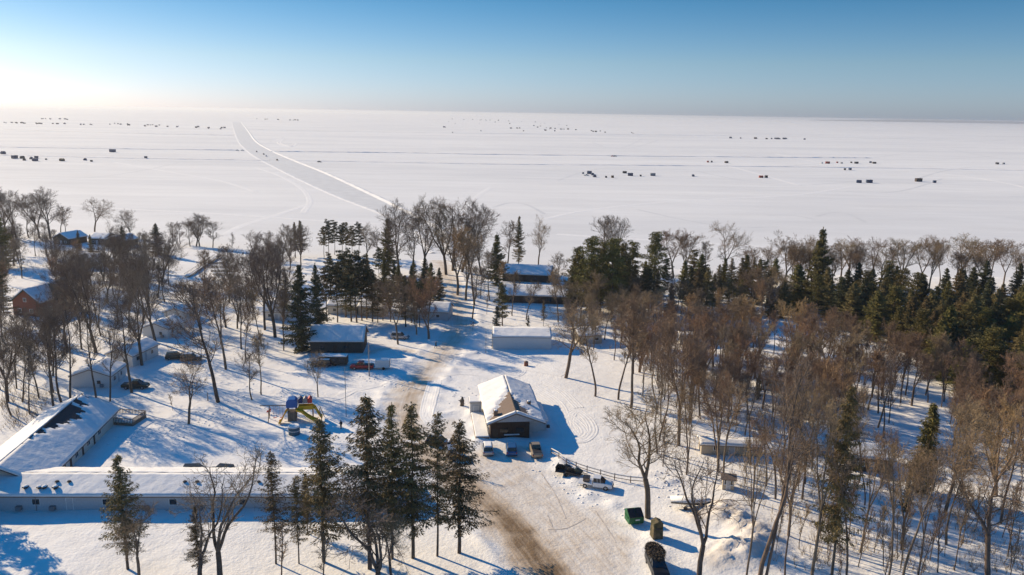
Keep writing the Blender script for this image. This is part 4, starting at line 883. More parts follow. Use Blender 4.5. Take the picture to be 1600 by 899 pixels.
# -- angled wing behind it
e1, e2 = P(72, 752, 2.4), P(187, 638, 2.4); d = (e2 - e1)[:2]; Ld = np.hypot(*d) ; yaw = math.atan2(d[1], d[0]); u = d / Ld; nrm = np.array([-u[1], u[0]])
o_ = np.array([e1[0], e1[1]]) - u * 0.5 + nrm * 0.5; rp = P(140, 620, 4.2); half = abs((rp[:2] - e1[:2]) @ nrm); print('angled wing', Ld, math.degrees(yaw), half)
half = min(max(half, 4.5), 8.0)
fr = Frame((o_[0], o_[1], gz(*o_) - 0.05), yaw)
aw = gable('motel', fr, Ld, half * 2, 2.5, half * 0.47, 'cream_wall', 'shingle_dark', 'angled motel wing with a dark bare strip on its blue-shaded snowy roof', 'motel', oh=0.6, th=0.26, seed=30,
           bare=(lambda a, v: min(0.25 - abs(a - 0.66), 0.46 - v - abs(a - 0.74) * 1.2), None),
           wins=[('window', 'f', q - 1, 1.0, 1.2, 0.9) for q in (4, 9, 14, 19, 24)] + [('door', 'f', q - 1, 0.05, 0.95, 2.0, 'trim', 'barn_wall') for q in (6.5, 11.5, 16.5, 21.5)])
m = MB(); m.box((Ld / 2, half, 2.5 + half * 0.47 + 0.24), (Ld + 1.0, 0.22, 0.16)); m.build('ridge_cap', M['shingle_dark'], aw)
# deck with picket rail at its end
a = G(196, 657); dk = empty('sun_deck', (a.x, a.y, a.z), yaw + RAD(-14), 'snowy wooden deck with picket rails at the end of the angled wing', 'deck')
m = MB(); m.box((0, 0, 0.25), (4.6, 6.0, 0.5)); m.build('platform', M['wood'], dk); m = MB(); m.box((0, 0, 0.6), (4.4, 5.8, 0.22)); m.build('deck_snow', M['roofsnow'], dk, bevel=0.08)
for (x0, y0, x1, y1) in ((-2.25, -2.95, 2.25, -2.95), (-2.25, -2.95, -2.25, 1.2), (2.25, -2.95, 2.25, 2.95), (2.25, 2.95, -0.5, 2.95)):
    m = MB(); n = int(math.hypot(x1 - x0, y1 - y0) / 0.3)
    for i in range(n + 1): t = i / n; m.box((x0 + (x1 - x0) * t, y0 + (y1 - y0) * t, 0.95), (0.09, 0.09, 1.0))
    m.tube((x0, y0, 1.45), (x1, y1, 1.45), 0.07, n=4); m.build('railing', M['wood'], dk)

# -- white cabins up the yard
cabg = 'small white cabins with snowy roofs'
cabs = [((112, 607), (172, 608), 8.0, 2.6, 1.5, 'y', 'nearest white cabin, gable towards the angled wing, dark pickup beside it'),
        ((168, 572), (206, 576), 10.0, 2.6, 1.4, 'y', 'middle white cabin with a leaning bare tree at its corner'),
        ((224, 528), (262, 531), 8.5, 2.5, 1.3, 'y', 'far white cabin above the two parked cars'),
        ((257, 503), (291, 505), 6.5, 2.5, 1.2, 'y', 'small grey-white cabin farthest up the yard with one dark window')]
for i, (a, b, W_, hw_, ri, rg, lb) in enumerate(cabs):
    fr, L_0 = front(a, b); fr.yaw += RAD(4)
    c = gable('cabin', fr, L_0, W_, hw_, ri, 'white_wall', 'shingle', lb, 'cabin', cabg, ridge=rg, oh=0.35, th=0.28, seed=40 + i, wins=[('window', 'r', 2.0, 1.1, 1.1, 0.9), ('window', 'r', W_ - 2.5, 1.1, 0.8, 0.9), ('door', 'r', W_ / 2, 0.05, 0.9, 2.0, 'trim', 'grey_wall'), ('window', 'f', L_0 * 0.7, 0.9, 0.8, 0.8)])
    pipe(c, L_0 * 0.35, W_ * 0.3, hw_ + ri * 0.7, 0.7, 0.16)
    m = MB(); m.box((L_0 * 0.78, -0.35, 0.6), (0.7, 0.5, 0.6)); m.build('air_conditioner', M['grey'], c)

# -- brown barn, white shed, grey lodges, pale cabins, lake houses
fr, L_0 = front((485, 553), (567, 553)); gable('barn', fr, L_0, 8.6, 3.2, 2.7, 'barn_wall', 'shingle', 'dark brown barn with a blue-shaded snowy roof behind the red pickup', 'barn', th=0.3, seed=50, wins=[('window', 'f', 3, 1.3, 1.0, 0.7, 'barn_wall'), ('window', 'f', 9, 1.3, 1.0, 0.7, 'barn_wall'), ('door', 'f', 6.2, 0.1, 1.0, 2.0, 'barn_wall', 'brown_wall')])
fr, L_0 = front((770, 547), (852, 548), ext1=1.5); gable('shed', fr, L_0, 9.5, 3.2, 1.1, 'white_wall', 'grey', 'long pale windowless metal shed with a snowy roof beside the bare tan tree', 'shed', oh=0.15, th=0.22, seed=60, wins=[('door', 'l', 5, 0.0, 3.0, 2.7, 'grey', 'grey_wall')])
fr, L_0 = front((785, 474), (905, 478), ext1=1.0); gable('lodging', fr, L_0, 12, 2.6, 2.0, 'barn_wall', 'shingle', 'long brown single-storey lodging behind the white shed, the nearer of two', 'lodging', th=0.3, seed=62, wins=[('window', 'f', q, 1.0, 1.4, 1.0, 'barn_wall') for q in (3, 9, 15, 21)] + [('door', 'f', q, 0.05, 0.95, 2.0, 'barn_wall', 'brown_wall') for q in (6, 12, 18)])
fr, L_0 = front((785, 440), (855, 443), ext1=1.0); gable('lodging', fr, L_0, 12, 2.8, 2.2, 'barn_wall', 'shingle', 'brown lodging nearer the lake behind the long one', 'lodging', th=0.3, seed=64, wins=[('window', 'f', q, 1.0, 1.4, 1.0, 'barn_wall') for q in (4, 12)] + [('door', 'f', 8, 0.05, 0.95, 2.0, 'barn_wall', 'brown_wall')])
for (a, b, W_, hw_, ri, rg, wl, rf_, lb, sd) in [
    ((412, 500), (452, 501), 8, 2.6, 1.9, 'x', 'white_wall', 'shingle', 'pale bluish cabin with two windows behind the double bare tree', 66),
    ((512, 491), (556, 493), 8, 2.6, 1.6, 'x', 'cream_wall', 'shingle', 'cream cabin seen between the long pine trunks', 68),
    ((560, 494), (600, 496), 8, 2.6, 1.6, 'x', 'tan_wall', 'shingle', 'tan cabin half hidden behind the pine trunks', 70),
    ((628, 500), (700, 503), 8, 2.6, 1.8, 'x', 'grey_wall', 'shingle', 'grey cabin behind the low brown bare trees', 72),
    ((107, 421), (148, 422), 9, 2.8, 2.6, 'x', 'white_wall', 'shingle', 'pale blue-white house among the grey bare trees', 74),
    ((84, 382), (108, 384), 10, 2.8, 2.2, 'y', 'barn_wall', 'shingle_dark', 'dark gabled lake house beside the tall forked tree', 76),
    ((165, 386), (190, 388), 10, 2.8, 2.0, 'y', 'barn_wall', 'shingle_dark', 'dark gabled lake house behind the shore spruce', 78),
    ((140, 382), (164, 383), 9, 2.6, 1.8, 'x', 'barn_wall', 'shingle_dark', 'low dark lake house between the two gabled ones', 80),
    ((1200, 480), (1240, 482), 10, 3.4, 4.2, 'y', 'grey_wall', 'shingle', 'grey steep-roofed house at the edge of the evergreen wood', 82),
    ((1188, 612), (1228, 617), 7, 2.6, 1.0, 'x', 'grey_wall', 'shingle', 'grey cabin with a snowy roof beside the small wood spruce', 84),
    ((1255, 712), (1283, 716), 3.4, 2.2, 0.7, 'x', 'grey_wall', 'shingle', 'small grey shed in the wood by the long-trunked spruce', 86),
    ((1328, 738), (1393, 743), 6, 2.5, 1.3, 'x', 'barn_wall', 'shingle_dark', 'brown cabin with a snowy roof in front of the narrow evergreen', 88),
    ((1095, 714), (1190, 718), 3, 1.9, 0.5, 'x', 'tan_wall', 'shingle', 'long low tan shed showing through the wood trunks', 90),
    ((1128, 770), (1146, 772), 1.8, 2.0, 0.4, 'x', 'tan_wall', 'shingle', 'tiny tan shed between the trunks above the snow pile', 92),
    ((1062, 540), (1088, 541), 3, 2.4, 0.4, 'x', 'white_wall', 'grey', 'white camper trailer with snow on top in the blue shade', 94),
    ((905, 540), (940, 538), 7, 2.4, 1.2, 'x', 'tan_wall', 'shingle', 'low cabin with a snowy roof behind the tan bare tree', 96)]:
    fr, L_0 = front(a, b); S_ = L_0
    wn = [('window', 'f', S_ * 0.25, 1.0, min(1.0, S_ * 0.18), 0.8), ('window', 'f', S_ * 0.78, 1.0, min(1.0, S_ * 0.18), 0.8), ('door', 'f', S_ * 0.5, 0.05, min(0.9, S_ * 0.3), 1.8, 'trim', 'grey_wall')]
    gable('shed' if 'shed' in lb else 'camper_trailer' if 'camper' in lb else 'house' if 'house' in lb else 'cabin', fr, L_0, W_, hw_, ri, wl, rf_, lb, 'shed' if 'shed' in lb else 'camper' if 'camper' in lb else 'house' if 'house' in lb else 'cabin', ridge=rg, oh=0.35, th=0.28, seed=sd, wins=wn, snow='tiny' not in lb)
# red-brown house with a partly bare green roof
fr, L_0 = front((22, 494), (64, 497)); rh = gable('house', fr, L_0, 13, 4.4, 3.4, 'red_wall', 'shingle_green', 'red-brown house with a green metal roof half under blue snow', 'house', ridge='y', th=0.25, seed=98, oh=0.6,
      bare=(lambda a, v: 0.10 - abs(a - 0.25) - abs(v - 0.45) * 0.4, lambda a, v: 0.12 - abs(a - 0.9) - v * 0.1), wins=[('window', 'f', 2.2, 1.0, 1.0, 1.1), ('window', 'f', 6.0, 1.0, 1.0, 1.1), ('window', 'f', 4.2, 4.3, 0.9, 1.0), ('window', 'r', 4, 1.2, 1.2, 1.0)])
fr3 = Frame(fr.w(L_0 + 0.2, 7.5), fr.yaw); m = MB(); m.prism([(0, 0), (6, 0), (6, 4.4), (3, 7.6), (0, 4.4)], -1, 6.0, axis='x'); o = m.build('side_wing', M['red_wall'], rh); o.location = (L_0 * 0.5, 5.5, 0)
m = MB(); m.prism([(-0.6, 3.9), (3, 7.7), (6.6, 3.9), (6.6, 4.1), (3, 7.95), (-0.6, 4.1)], -1, 6.4, axis='x'); o2 = m.build('wing_roof', M['shingle_green'], o)
# long covered stair going down to the shore
a, b = G(292, 434), G(340, 402); d = b - a; m = MB(); n = 26; st = empty('shore_stair', (a.x, a.y, a.z), math.atan2(d.y, d.x), 'long straight snowy boardwalk running down to the shore', 'boardwalk'); Ls = d.to_2d().length
m.box((Ls / 2, 0, 0.5), (Ls, 1.8, 0.14))
for i in range(n): m.box((Ls * (i + 0.5) / n, 0.8, 0.2), (0.14, 0.14, 1.0)); m.box((Ls * (i + 0.5) / n, -0.8, 0.2), (0.14, 0.14, 1.0))
m.build('walkway', M['wood'], st); m = MB(); m.box((Ls / 2, 0, 0.66), (Ls - 0.1, 1.7, 0.18)); m.build('walkway_snow', M['roofsnow'], st)
for s_ in (1, -1):
    m = MB(); m.tube((0, 0.88 * s_, 1.4), (Ls, 0.88 * s_, 1.4), 0.05, n=4)
    for i in range(n): m.tube((Ls * (i + 0.5) / n, 0.88 * s_, 0.5), (Ls * (i + 0.5) / n, 0.88 * s_, 1.4), 0.05, n=4)
    m.build('railing', M['wood'], st)
for i in range(4):
    a = G(322 + i * 4, 413 + i * 6); m = MB(); q = 7.5; fn = empty('board_fence', (a.x, a.y, a.z), RAD(2), f'low dark board fence beside the boardwalk, {ORD[i]} from the shore', 'fence', 'short fences by the boardwalk')
    for k in range(6): m.box((k * q / 5, 0, 0.45), (0.12, 0.12, 1.0))
    m.build('post', M['wood'], fn); m = MB(); m.box((q / 2, -0.08, 0.75), (q, 0.05, 0.3)); m.box((q / 2, -0.08, 0.3), (q, 0.05, 0.3)); m.build('board_panel', M['barn_wall'], fn)

# ------------------------------------------------------------------ vehicles
def vehicle(kind, px, py, yaw, paint_, label, cat, group=None, snow=0.0, at=None, scale=1.0, lights=True):
    "x forward, centred on the ground under its middle"
    g = G(px, py) if at is None else at
    o = empty(kind, (g.x, g.y, g.z), yaw, label, cat, group); o.scale = (scale,) * 3
    pick = 'pickup' in kind or kind == 'flatbed_truck'; Lh = 2.75 if pick else 2.4; Wd = 0.95
    def ring(x, z0, z1, w0, w1, t=0.12): return [(x, -w0, z0), (x, w0, z0), (x, w0, (z0 + z1) / 2), (x, w1, z1 - t * 0.3), (x, w1 - t, z1), (x, -w1 + t, z1), (x, -w1, z1 - t * 0.3), (x, -w0, (z0 + z1) / 2)]
    if pick: body = [(-Lh, 0.55, 0.95), (-Lh + 0.1, 0.42, 1.12), (-0.4, 0.40, 1.14), (-0.35, 0.40, 1.16), (1.2, 0.40, 1.18), (2.35, 0.42, 1.10), (Lh - 0.1, 0.42, 1.0), (Lh, 0.5, 0.85)]
    else: body = [(-Lh, 0.5, 0.9), (-Lh + 0.12, 0.35, 1.08), (-0.5, 0.32, 1.08), (1.0, 0.32, 1.05), (2.0, 0.35, 0.95), (Lh - 0.08, 0.38, 0.8), (Lh, 0.45, 0.7)]
    m = MB()
    if kind == 'flatbed_truck': body = [b for b in body if b[0] > -0.41]; m.loft([ring(x, z0, z1, Wd, Wd * 0.97) for x, z0, z1 in body]); m.box((-1.6, 0, 0.72), (2.5, 1.9, 0.14)); m.box((-0.55, 0, 1.05), (0.12, 1.8, 0.7))
    else: m.loft([ring(x, z0, z1, Wd, Wd * 0.97) for x, z0, z1 in body])
    m.build('body', paint_, o, bevel=0.03)
    if pick: cab = [(-0.55, 1.12), (-0.35, 1.82), (0.75, 1.84), (1.55, 1.15)]; top = (-0.35, 0.75, 1.83)
    elif kind == 'parked_car': cab = [(-1.9, 1.05), (-1.15, 1.45), (0.25, 1.48), (1.15, 1.02)]; top = (-1.1, 0.2, 1.46)
    else: cab = [(-2.25, 1.05), (-2.05, 1.72), (0.35, 1.76), (1.15, 1.02)]; top = (-2.0, 0.35, 1.74)
    m = MB(); m.prism([(x, z) for x, z in cab], -0.82, 0.82, axis='y'); 
    m.v = [(x, y * (1.0 if z < 1.3 else 0.86), z) for x, y, z in m.v]; cb = m.build('cabin', M['glass'], o, bevel=0.04)
    m = MB(); m.box(((top[0] + top[1]) / 2, 0, top[2] + 0.02), (top[1] - top[0] + 0.1, 1.42, 0.07))
    for s in (1, -1):
        for x in ((-0.4, 0.3, 0.82) if pick else (-1.9, -0.5, 0.35)): m.tube((x, 0.84 * s, 1.1), (x + (0.06 if x < 0.3 else -0.1), 0.71 * s, top[2]), 0.035, n=4)
    m.build('cabin_roof', paint_, cb, bevel=0.02)
    if pick and kind == 'pickup_truck':
        m = MB(); m.box((-1.55, 0, 1.15), (1.9, 1.5, 0.05)); m.build('cargo_bed', M['dark'] if not snow else M['roofsnow'], o)
    for x in (-Lh * 0.62, Lh * 0.62):
        for s in (1, -1):
            r = 0.38 if pick else 0.33; m = MB(); m.tube((x, 0.72 * s, r), (x, 0.97 * s, r), r, n=14); wh = m.build('wheel', M['tyre'], o); m = MB(); m.tube((x, 0.965 * s, r), (x, 0.985 * s, r), r * 0.55, n=10); m.build('rim', M['rim'], wh)
    if lights:
        for s in (1, -1):
            m = MB(); m.box((Lh - 0.02, 0.68 * s, 0.8 if pick else 0.68), (0.08, 0.34, 0.16)); m.build('headlight', M['lamp'], o)
            if kind != 'flatbed_truck': m = MB(); m.box((-Lh + 0.02, 0.8 * s, 0.85), (0.08, 0.18, 0.24)); m.build('tail_light', M['redlamp'], o)
        m = MB(); m.box((Lh + 0.03, 0, 0.52), (0.14, 1.7, 0.2)); m.build('bumper', M['dark'], o, bevel=0.03)
    if snow:
        m = MB(); m.box(((top[0] + top[1]) / 2, 0, top[2] + 0.12), (top[1] - top[0], 1.35, 0.14 + snow * 0.1), taper=0.88); m.box((1.65 if not pick else 2.0, 0, 1.12 if not pick else 1.2), (1.0, 1.5, 0.1 + 0.06 * snow), taper=0.85)
        m.build('snow_cover', M['roofsnow'], o, bevel=0.05)
    return o
white, silver, blackp, redc, bluec, tanc, darkg, blued = paint('white_paint', (0.7, 0.7, 0.7)), paint('silver_paint', (0.33, 0.34, 0.36), 0.5), paint('black_paint', (0.015, 0.016, 0.02)), paint('red_paint', (0.28, 0.015, 0.02)), \
    paint('blue_paint', (0.02, 0.10, 0.26)), paint('tan_paint', (0.30, 0.24, 0.17)), paint('dark_green_paint', (0.02, 0.035, 0.03)), paint('dark_blue_paint', (0.015, 0.03, 0.07))
lotg = 'vehicles parked in front of the lodge'
vehicle('parked_suv', 762, 708, RAD(95), silver, 'snow-covered pale car parked at the corner of the lodge deck', 'car', lotg, snow=1.5)
vehicle('parked_suv', 799, 708, RAD(93), bluec, 'blue car parked before the brown lodge front', 'car', lotg, snow=0)
vehicle('pickup_truck', 837, 710, RAD(96), tanc, 'tan pickup parked beside the blue car in the shade', 'pickup', lotg)
yardg = 'cars parked about the resort'
vehicle('parked_suv', 686, 697, RAD(-12), blackp, 'dark car parked by the road behind the thin spruce', 'car', yardg, snow=1)
vehicle('parked_suv', 705, 712, RAD(100), silver, 'silver car parked behind the full leaning spruce', 'car', yardg)
vehicle('parked_suv', 308, 742, RAD(8), blackp, 'dark car behind the long motel roof, the larger of two', 'car', yardg)
vehicle('parked_suv', 345, 742, RAD(172), blackp, 'dark car behind the long motel roof, beside the larger one', 'car', yardg)
vehicle('parked_suv', 275, 561, RAD(20), darkg, 'dark green car in the yard under the far cabin', 'car', yardg, snow=0)
vehicle('parked_suv', 299, 563, RAD(14), paint('brown_paint', (0.07, 0.05, 0.04)), 'brownish car next to the dark green one', 'car', yardg, snow=1)
vehicle('pickup_truck', 212, 607, RAD(4), darkg, 'dark green pickup beside the nearest white cabin', 'pickup', yardg)
vehicle('parked_suv', 625, 530, RAD(-6), silver, 'grey snow-dusted car behind the broad bare tree', 'car', yardg, snow=1)
vehicle('pickup_truck', 566, 577, RAD(182), redc, 'red pickup hitched to a white box trailer by the barn', 'pickup', yardg)
vehicle('parked_suv', 503, 573, RAD(178), blackp, 'dark car in front of the barn, partly behind a bare tree', 'car', yardg, snow=1)
# flatbed truck and its trailer
ft = vehicle('flatbed_truck', 931, 763, RAD(-14), white, 'white flatbed truck parked along the rail fence', 'truck', lotg)
g = G(889, 744)
t = empty('flat_trailer', (g.x, g.y, g.z), RAD(-17), 'low dark flat trailer behind the white flatbed truck', 'trailer', lotg)
m = MB(); m.box((0, 0, 0.62), (4.4, 2.1, 0.14)); m.box((-2.1, 0, 0.95), (0.1, 2.1, 0.9)); m.tube((2.2, 0, 0.6), (3.2, 0, 0.55), 0.06); m.build('frame', M['dark'], t)
for s in (1, -1): m = MB(); m.tube((-0.3, 0.95 * s, 0.33), (-0.3, 1.15 * s, 0.33), 0.33, n=12); m.build('wheel', M['tyre'], t)
def snowmobile(at, yaw, label, p):
    o = empty('snowmobile', at, yaw, label, 'snowmobile', 'snowmobiles and tracked machines')
    m = MB(); m.loft([[(x, -w_, z0), (x, w_, z0), (x, w_ * 0.8, z1), (x, -w_ * 0.8, z1)] for x, w_, z0, z1 in ((-0.2, 0.2, 0.35, 0.6), (0.3, 0.38, 0.3, 0.85), (0.9, 0.36, 0.28, 0.7), (1.35, 0.15, 0.3, 0.42))]); m.build('cowling', p, o, bevel=0.03)
    m = MB(); m.box((-0.7, 0, 0.58), (1.2, 0.36, 0.26), taper=0.8); m.build('seat', M['dark'], o, bevel=0.04); m = MB(); m.box((-0.7, 0, 0.2), (1.7, 0.4, 0.36), taper=0.8); m.build('drive_track', M['tyre'], o)
    for s in (1, -1): m = MB(); m.box((0.95, 0.48 * s, 0.05), (1.1, 0.14, 0.06)); m.tube((0.9, 0.48 * s, 0.08), (0.7, 0.25 * s, 0.4), 0.03, n=5); m.build('ski', M['dark'], o)
    m = MB(); m.tube((0.15, -0.35, 0.98), (0.15, 0.35, 0.98), 0.025, n=5); m.tube((0.3, 0, 0.75), (0.15, 0, 0.98), 0.03, n=5); m.build('handlebar', M['dark'], o); m = MB(); m.box((0.45, 0, 1.0), (0.05, 0.5, 0.35)); m.build('windshield', M['glass'], o)
    return o
f2 = Frame((g.x, g.y, g.z + 0.7), RAD(-17))
snowmobile(f2.w(-1.0, 0.45), RAD(-17), 'dark snowmobile on the flat trailer, the rear one', blackp)
snowmobile(f2.w(1.1, -0.35), RAD(-17), 'dark snowmobile on the flat trailer, the forward one', darkg)
g = G(911, 756); f2 = Frame((g.x, g.y, g.z + 0.0), RAD(-14)); 
ob = empty('equipment_crate', (G(920, 761).x - 0.4, G(920, 761).y + 0.25, g.z + 0.80), RAD(-14), 'dark crate of gear on the bed of the white flatbed truck', 'crate'); m = MB(); m.box((0, 0, 0.3), (1.0, 1.2, 0.6)); m.build('box', M['wood'], ob, bevel=0.03); m = MB(); m.box((0, 0, 0.64), (1.08, 1.28, 0.08)); m.build('lid', M['dark'], ob)
# white box trailer of the red pickup
g = G(598, 577); t = empty('box_trailer', (g.x, g.y, g.z), RAD(2), 'white box trailer hitched behind the red pickup', 'trailer')
m = MB(); m.box((0, 0, 1.35), (3.4, 2.0, 1.8)); m.build('box', M['white_wall'], t, bevel=0.06); m = MB(); m.box((0, 0, 2.32), (3.3, 1.9, 0.16)); m.build('snow_cover', M['roofsnow'], t, bevel=0.06); m = MB(); m.tube((-1.7, 0, 0.5), (-2.8, 0, 0.5), 0.06); m.build('hitch', M['dark'], t)
for s in (1, -1): m = MB(); m.tube((0.3, 0.9 * s, 0.35), (0.3, 1.08 * s, 0.35), 0.35, n=12); m.build('wheel', M['tyre'], t)
m = MB(); m.box((1.72, 0, 1.3), (0.04, 1.6, 1.5)); m.build('door', M['grey'], t)
# motor home under snow by the barn
g = G(522, 571); t = empty('camper_trailer', (g.x, g.y, g.z), RAD(1), 'long low dark camper in front of the brown barn with snow on top', 'camper')
m = MB(); m.box((0, 0, 1.35), (6.6, 2.3, 1.9)); m.build('body', M['barn_wall'], t, bevel=0.12); m = MB(); m.box((0, 0, 2.42), (6.5, 2.2, 0.24)); m.build('snow_cover', M['roofsnow'], t, bevel=0.08)
for x in (-2, 0.3, 2.2): m = MB(); m.box((x, -1.17, 1.5), (1.0, 0.06, 0.55)); m.build('window', M['glass'], t)
for s in (1, -1): m = MB(); m.tube((0.5, 0.95 * s, 0.34), (0.5, 1.13 * s, 0.34), 0.34, n=12); m.build('wheel', M['tyre'], t)
# snow-covered boat shape under the leaning tree
g = G(1078, 798); t = empty('covered_boat', (g.x, g.y, g.z), RAD(-6), 'snow-buried boat on a trailer above the dirty snow pile', 'boat')
m = MB(); m.loft([[(x, -w_, z1), (x, 0, z0), (x, w_, z1), (x, 0, z1 + 0.25)] for x, w_, z0, z1 in ((-3, 1.0, 0.5, 1.2), (0, 1.15, 0.4, 1.2), (2, 0.8, 0.5, 1.3), (3.1, 0.08, 1.0, 1.4))]); m.build('hull', M['dark'], t, bevel=0.03)
m = MB(); m.loft([[(x, -w_, 1.22 + a), (x, -w_ * 0.6, 1.55 + a), (x, w_ * 0.6, 1.55 + a), (x, w_, 1.22 + a)] for x, w_, a in ((-3.05, 0.9, 0), (0, 1.15, 0.1), (2, 0.8, 0.1), (3.0, 0.15, 0.15))]); m.build('snow_cover', M['roofsnow'], t, smooth=True)
for s in (1, -1): m = MB(); m.tube((-0.8, 0.9 * s, 0.33), (-0.8, 1.08 * s, 0.33), 0.33, n=12); m.build('wheel', M['tyre'], t)
# green dumpster
g = G(990, 820); t = empty('dumpster', (g.x, g.y, g.z), RAD(12), 'green steel dumpster with dark sloping lids beside the big bare tree', 'dumpster')
m = MB(); m.prism([(-1.0, 0.15), (1.0, 0.15), (1.0, 1.75), (0.15, 2.05), (-1.15, 1.25), (-1.15, 0.5)], -1.15, 1.15, axis='x'); m.build('bin', M['green'], t, bevel=0.04)
for s in (1, -1): m = MB(); m.add([(0.55 * s - 0.5, -1.2, 1.27), (0.55 * s + 0.5, -1.2, 1.27), (0.55 * s + 0.5, 0.12, 2.12), (0.55 * s - 0.5, 0.12, 2.12), (0.55 * s - 0.5, -1.2, 1.33), (0.55 * s + 0.5, -1.2, 1.33), (0.55 * s + 0.5, 0.12, 2.18), (0.55 * s - 0.5, 0.12, 2.18)], [(3, 2, 1, 0), (4, 5, 6, 7), (0, 1, 5, 4), (1, 2, 6, 5), (2, 3, 7, 6), (3, 0, 4, 7)]); m.build('lid', M['dark'], t)
m = MB(); m.box((0.15, -1.165, 0.85), (0.7, 0.02, 0.16)); m.build('sticker', M['trim'], t)
for s in (1, -1): m = MB(); m.box((1.2 * s, 0, 1.05), (0.12, 1.3, 0.2)); m.build('lift_pocket', M['green'], t)
# camouflage blind and the brush heap
g = G(1025, 846); t = empty('hunting_blind', (g.x, g.y, g.z), RAD(10), 'narrow upright camouflage tent beside the green dumpster', 'tent')
m = MB(); m.box((0, 0, 1.2), (1.5, 1.5, 2.4), taper=0.92); m.build('cover', M['camo'], t, bevel=0.05); m = MB(); m.box((0, -0.73, 1.6), (0.8, 0.04, 0.3)); m.build('window', M['dark'], t); m = MB(); m.prism([(-0.7, 2.4), (0.7, 2.4), (0, 2.75)], -0.7, 0.7, axis='y'); m.build('roof', M['camo'], t)
dv = vehicle('parked_suv', 1026, 897, RAD(-86), blackp, 'dark vehicle with a brushy cover on its roof facing the near edge', 'car', lotg, scale=1.15); r = np.random.default_rng(5); n = 3600
th_ = r.uniform(0, 6.28, n); ph_ = r.uniform(0, 1.45, n); c = np.stack([np.cos(th_) * np.cos(ph_) * 1.9 - 1.2, np.sin(th_) * np.cos(ph_) * 1.05, 1.72 + np.sin(ph_) * 0.22], 1) + r.normal(0, 0.06, (n, 3))
V_, F_ = cards(c, r.normal(0, 1, (n, 3)) * [1, 1, 0.5], r.uniform(0.2, 0.5, n), r.uniform(0.04, 0.09, n), r); np_mesh('roof_cover', V_, F_, M['brush'], dv)
# fence with snowy rails along the lot
fp = [G(a, b) for a, b in ((861, 713), (873, 722), (885, 730), (900, 735), (917, 741), (938, 747), (960, 753), (985, 757), (1008, 759))]
fn = empty('rail_fence', fp[0], 0, 'wooden rail fence topped with snow behind the flatbed truck', 'fence')
for i, p in enumerate(fp):
    q = p - fp[0]; m = MB(); m.box((q.x, q.y, q.z + 0.5), (0.14, 0.14, 1.4)); m.build('post', M['wood'], fn)
    if i < len(fp) - 1:
        q2 = fp[i + 1] - fp[0]; m = MB()
        for z in (0.45, 1.0): m.tube(q + Vector((0, 0, z)), q2 + Vector((0, 0, z)), 0.06, n=5)
        rl = m.build('rail', M['wood'], fn); m = MB(); m.tube(q + Vector((0, 0, 1.1)), q2 + Vector((0, 0, 1.1)), 0.08, n=6); m.build('rail_snow', M['roofsnow'], rl)

# ------------------------------------------------------------------ playground, tank, poles, people
g = G(466, 657); t = empty('play_tower', (g.x, g.y, g.z), RAD(10), 'playground tower with a blue canopy, yellow slides and a long swing beam', 'playground')
m = MB()
for x in (-1.8, -0.3):
    for y in (-0.8, 0.8): m.box((x, y, 2.2), (0.16, 0.16, 4.4))
m.box((-1.05, 0, 1.9), (1.7, 1.8, 0.12)); m.build('tower_frame', M['wood'], t)
m = MB(); m.box((-1.05, -0.86, 1.0), (1.4, 0.08, 1.7)); m.box((-1.05, 0.86, 1.0), (1.4, 0.08, 1.7)); m.box((-1.86, 0, 1.0), (0.08, 1.6, 1.7)); m.build('wall_panel', M['wood'], t)
m = MB(); m.prism([(-2.1, 2.9), (0.0, 2.9), (0.0, 4.1), (-0.4, 4.6), (-1.7, 4.6), (-2.1, 4.1)], -1.0, 1.0, axis='y'); c = m.build('canopy', M['blue'], t); c['label'] = 'pale blue canopy over the tower'
for i, (x, k) in enumerate(((0.6, 'navy'), (1.5, 'grey'), (2.4, 'redp'))):
    m = MB(); m.prism([(x - 0.42, 3.6), (x + 0.42, 3.6), (x + 0.42, 4.4), (x, 4.8), (x - 0.42, 4.4)], -0.7, 0.7, axis='y'); m.build('bridge_roof', M[k], t)
m = MB(); m.box((1.5, 0, 2.3), (2.8, 1.2, 0.12)); m.box((1.5, -0.6, 2.7), (2.8, 0.06, 0.7)); m.box((1.5, 0.6, 2.7), (2.8, 0.06, 0.7)); m.build('bridge', M['yellow'], t)
def slide(pts, w_):
    m = MB(); rings = []
    for p in pts: rings.append([(p[0], p[1] - w_, p[2] + 0.35), (p[0], p[1] - w_ * 0.9, p[2]), (p[0], p[1] + w_ * 0.9, p[2]), (p[0], p[1] + w_, p[2] + 0.35), (p[0], p[1] + w_ * 1.15, p[2] + 0.3), (p[0], p[1] + w_, p[2] - 0.1), (p[0], p[1] - w_, p[2] - 0.1), (p[0], p[1] - w_ * 1.15, p[2] + 0.3)])
    m.loft(rings); m.build('slide', M['yellow'], t, bevel=0.02)
slide([(3.9 - i * 0.0 + 0, 0, 0) for i in range(0)] or [(-0.2, -1.2, 2.5), (0.8, -1.3, 2.2), (2.0, -1.5, 1.2), (3.2, -1.7, 0.5), (3.9, -1.8, 0.3)], 0.62)
slide([(2.9, 0, 2.6), (3.4, 0, 2.3), (3.9, 0, 1.3), (4.3, 0, 0.6), (4.7, 0, 0.3)], 0.62)
slide([(-1.9, -0.2, 2.3), (-2.4, -0.6, 1.7), (-2.8, -1.2, 0.9), (-3.1, -1.6, 0.4), (-3.5, -1.8, 0.25)], 0.62)
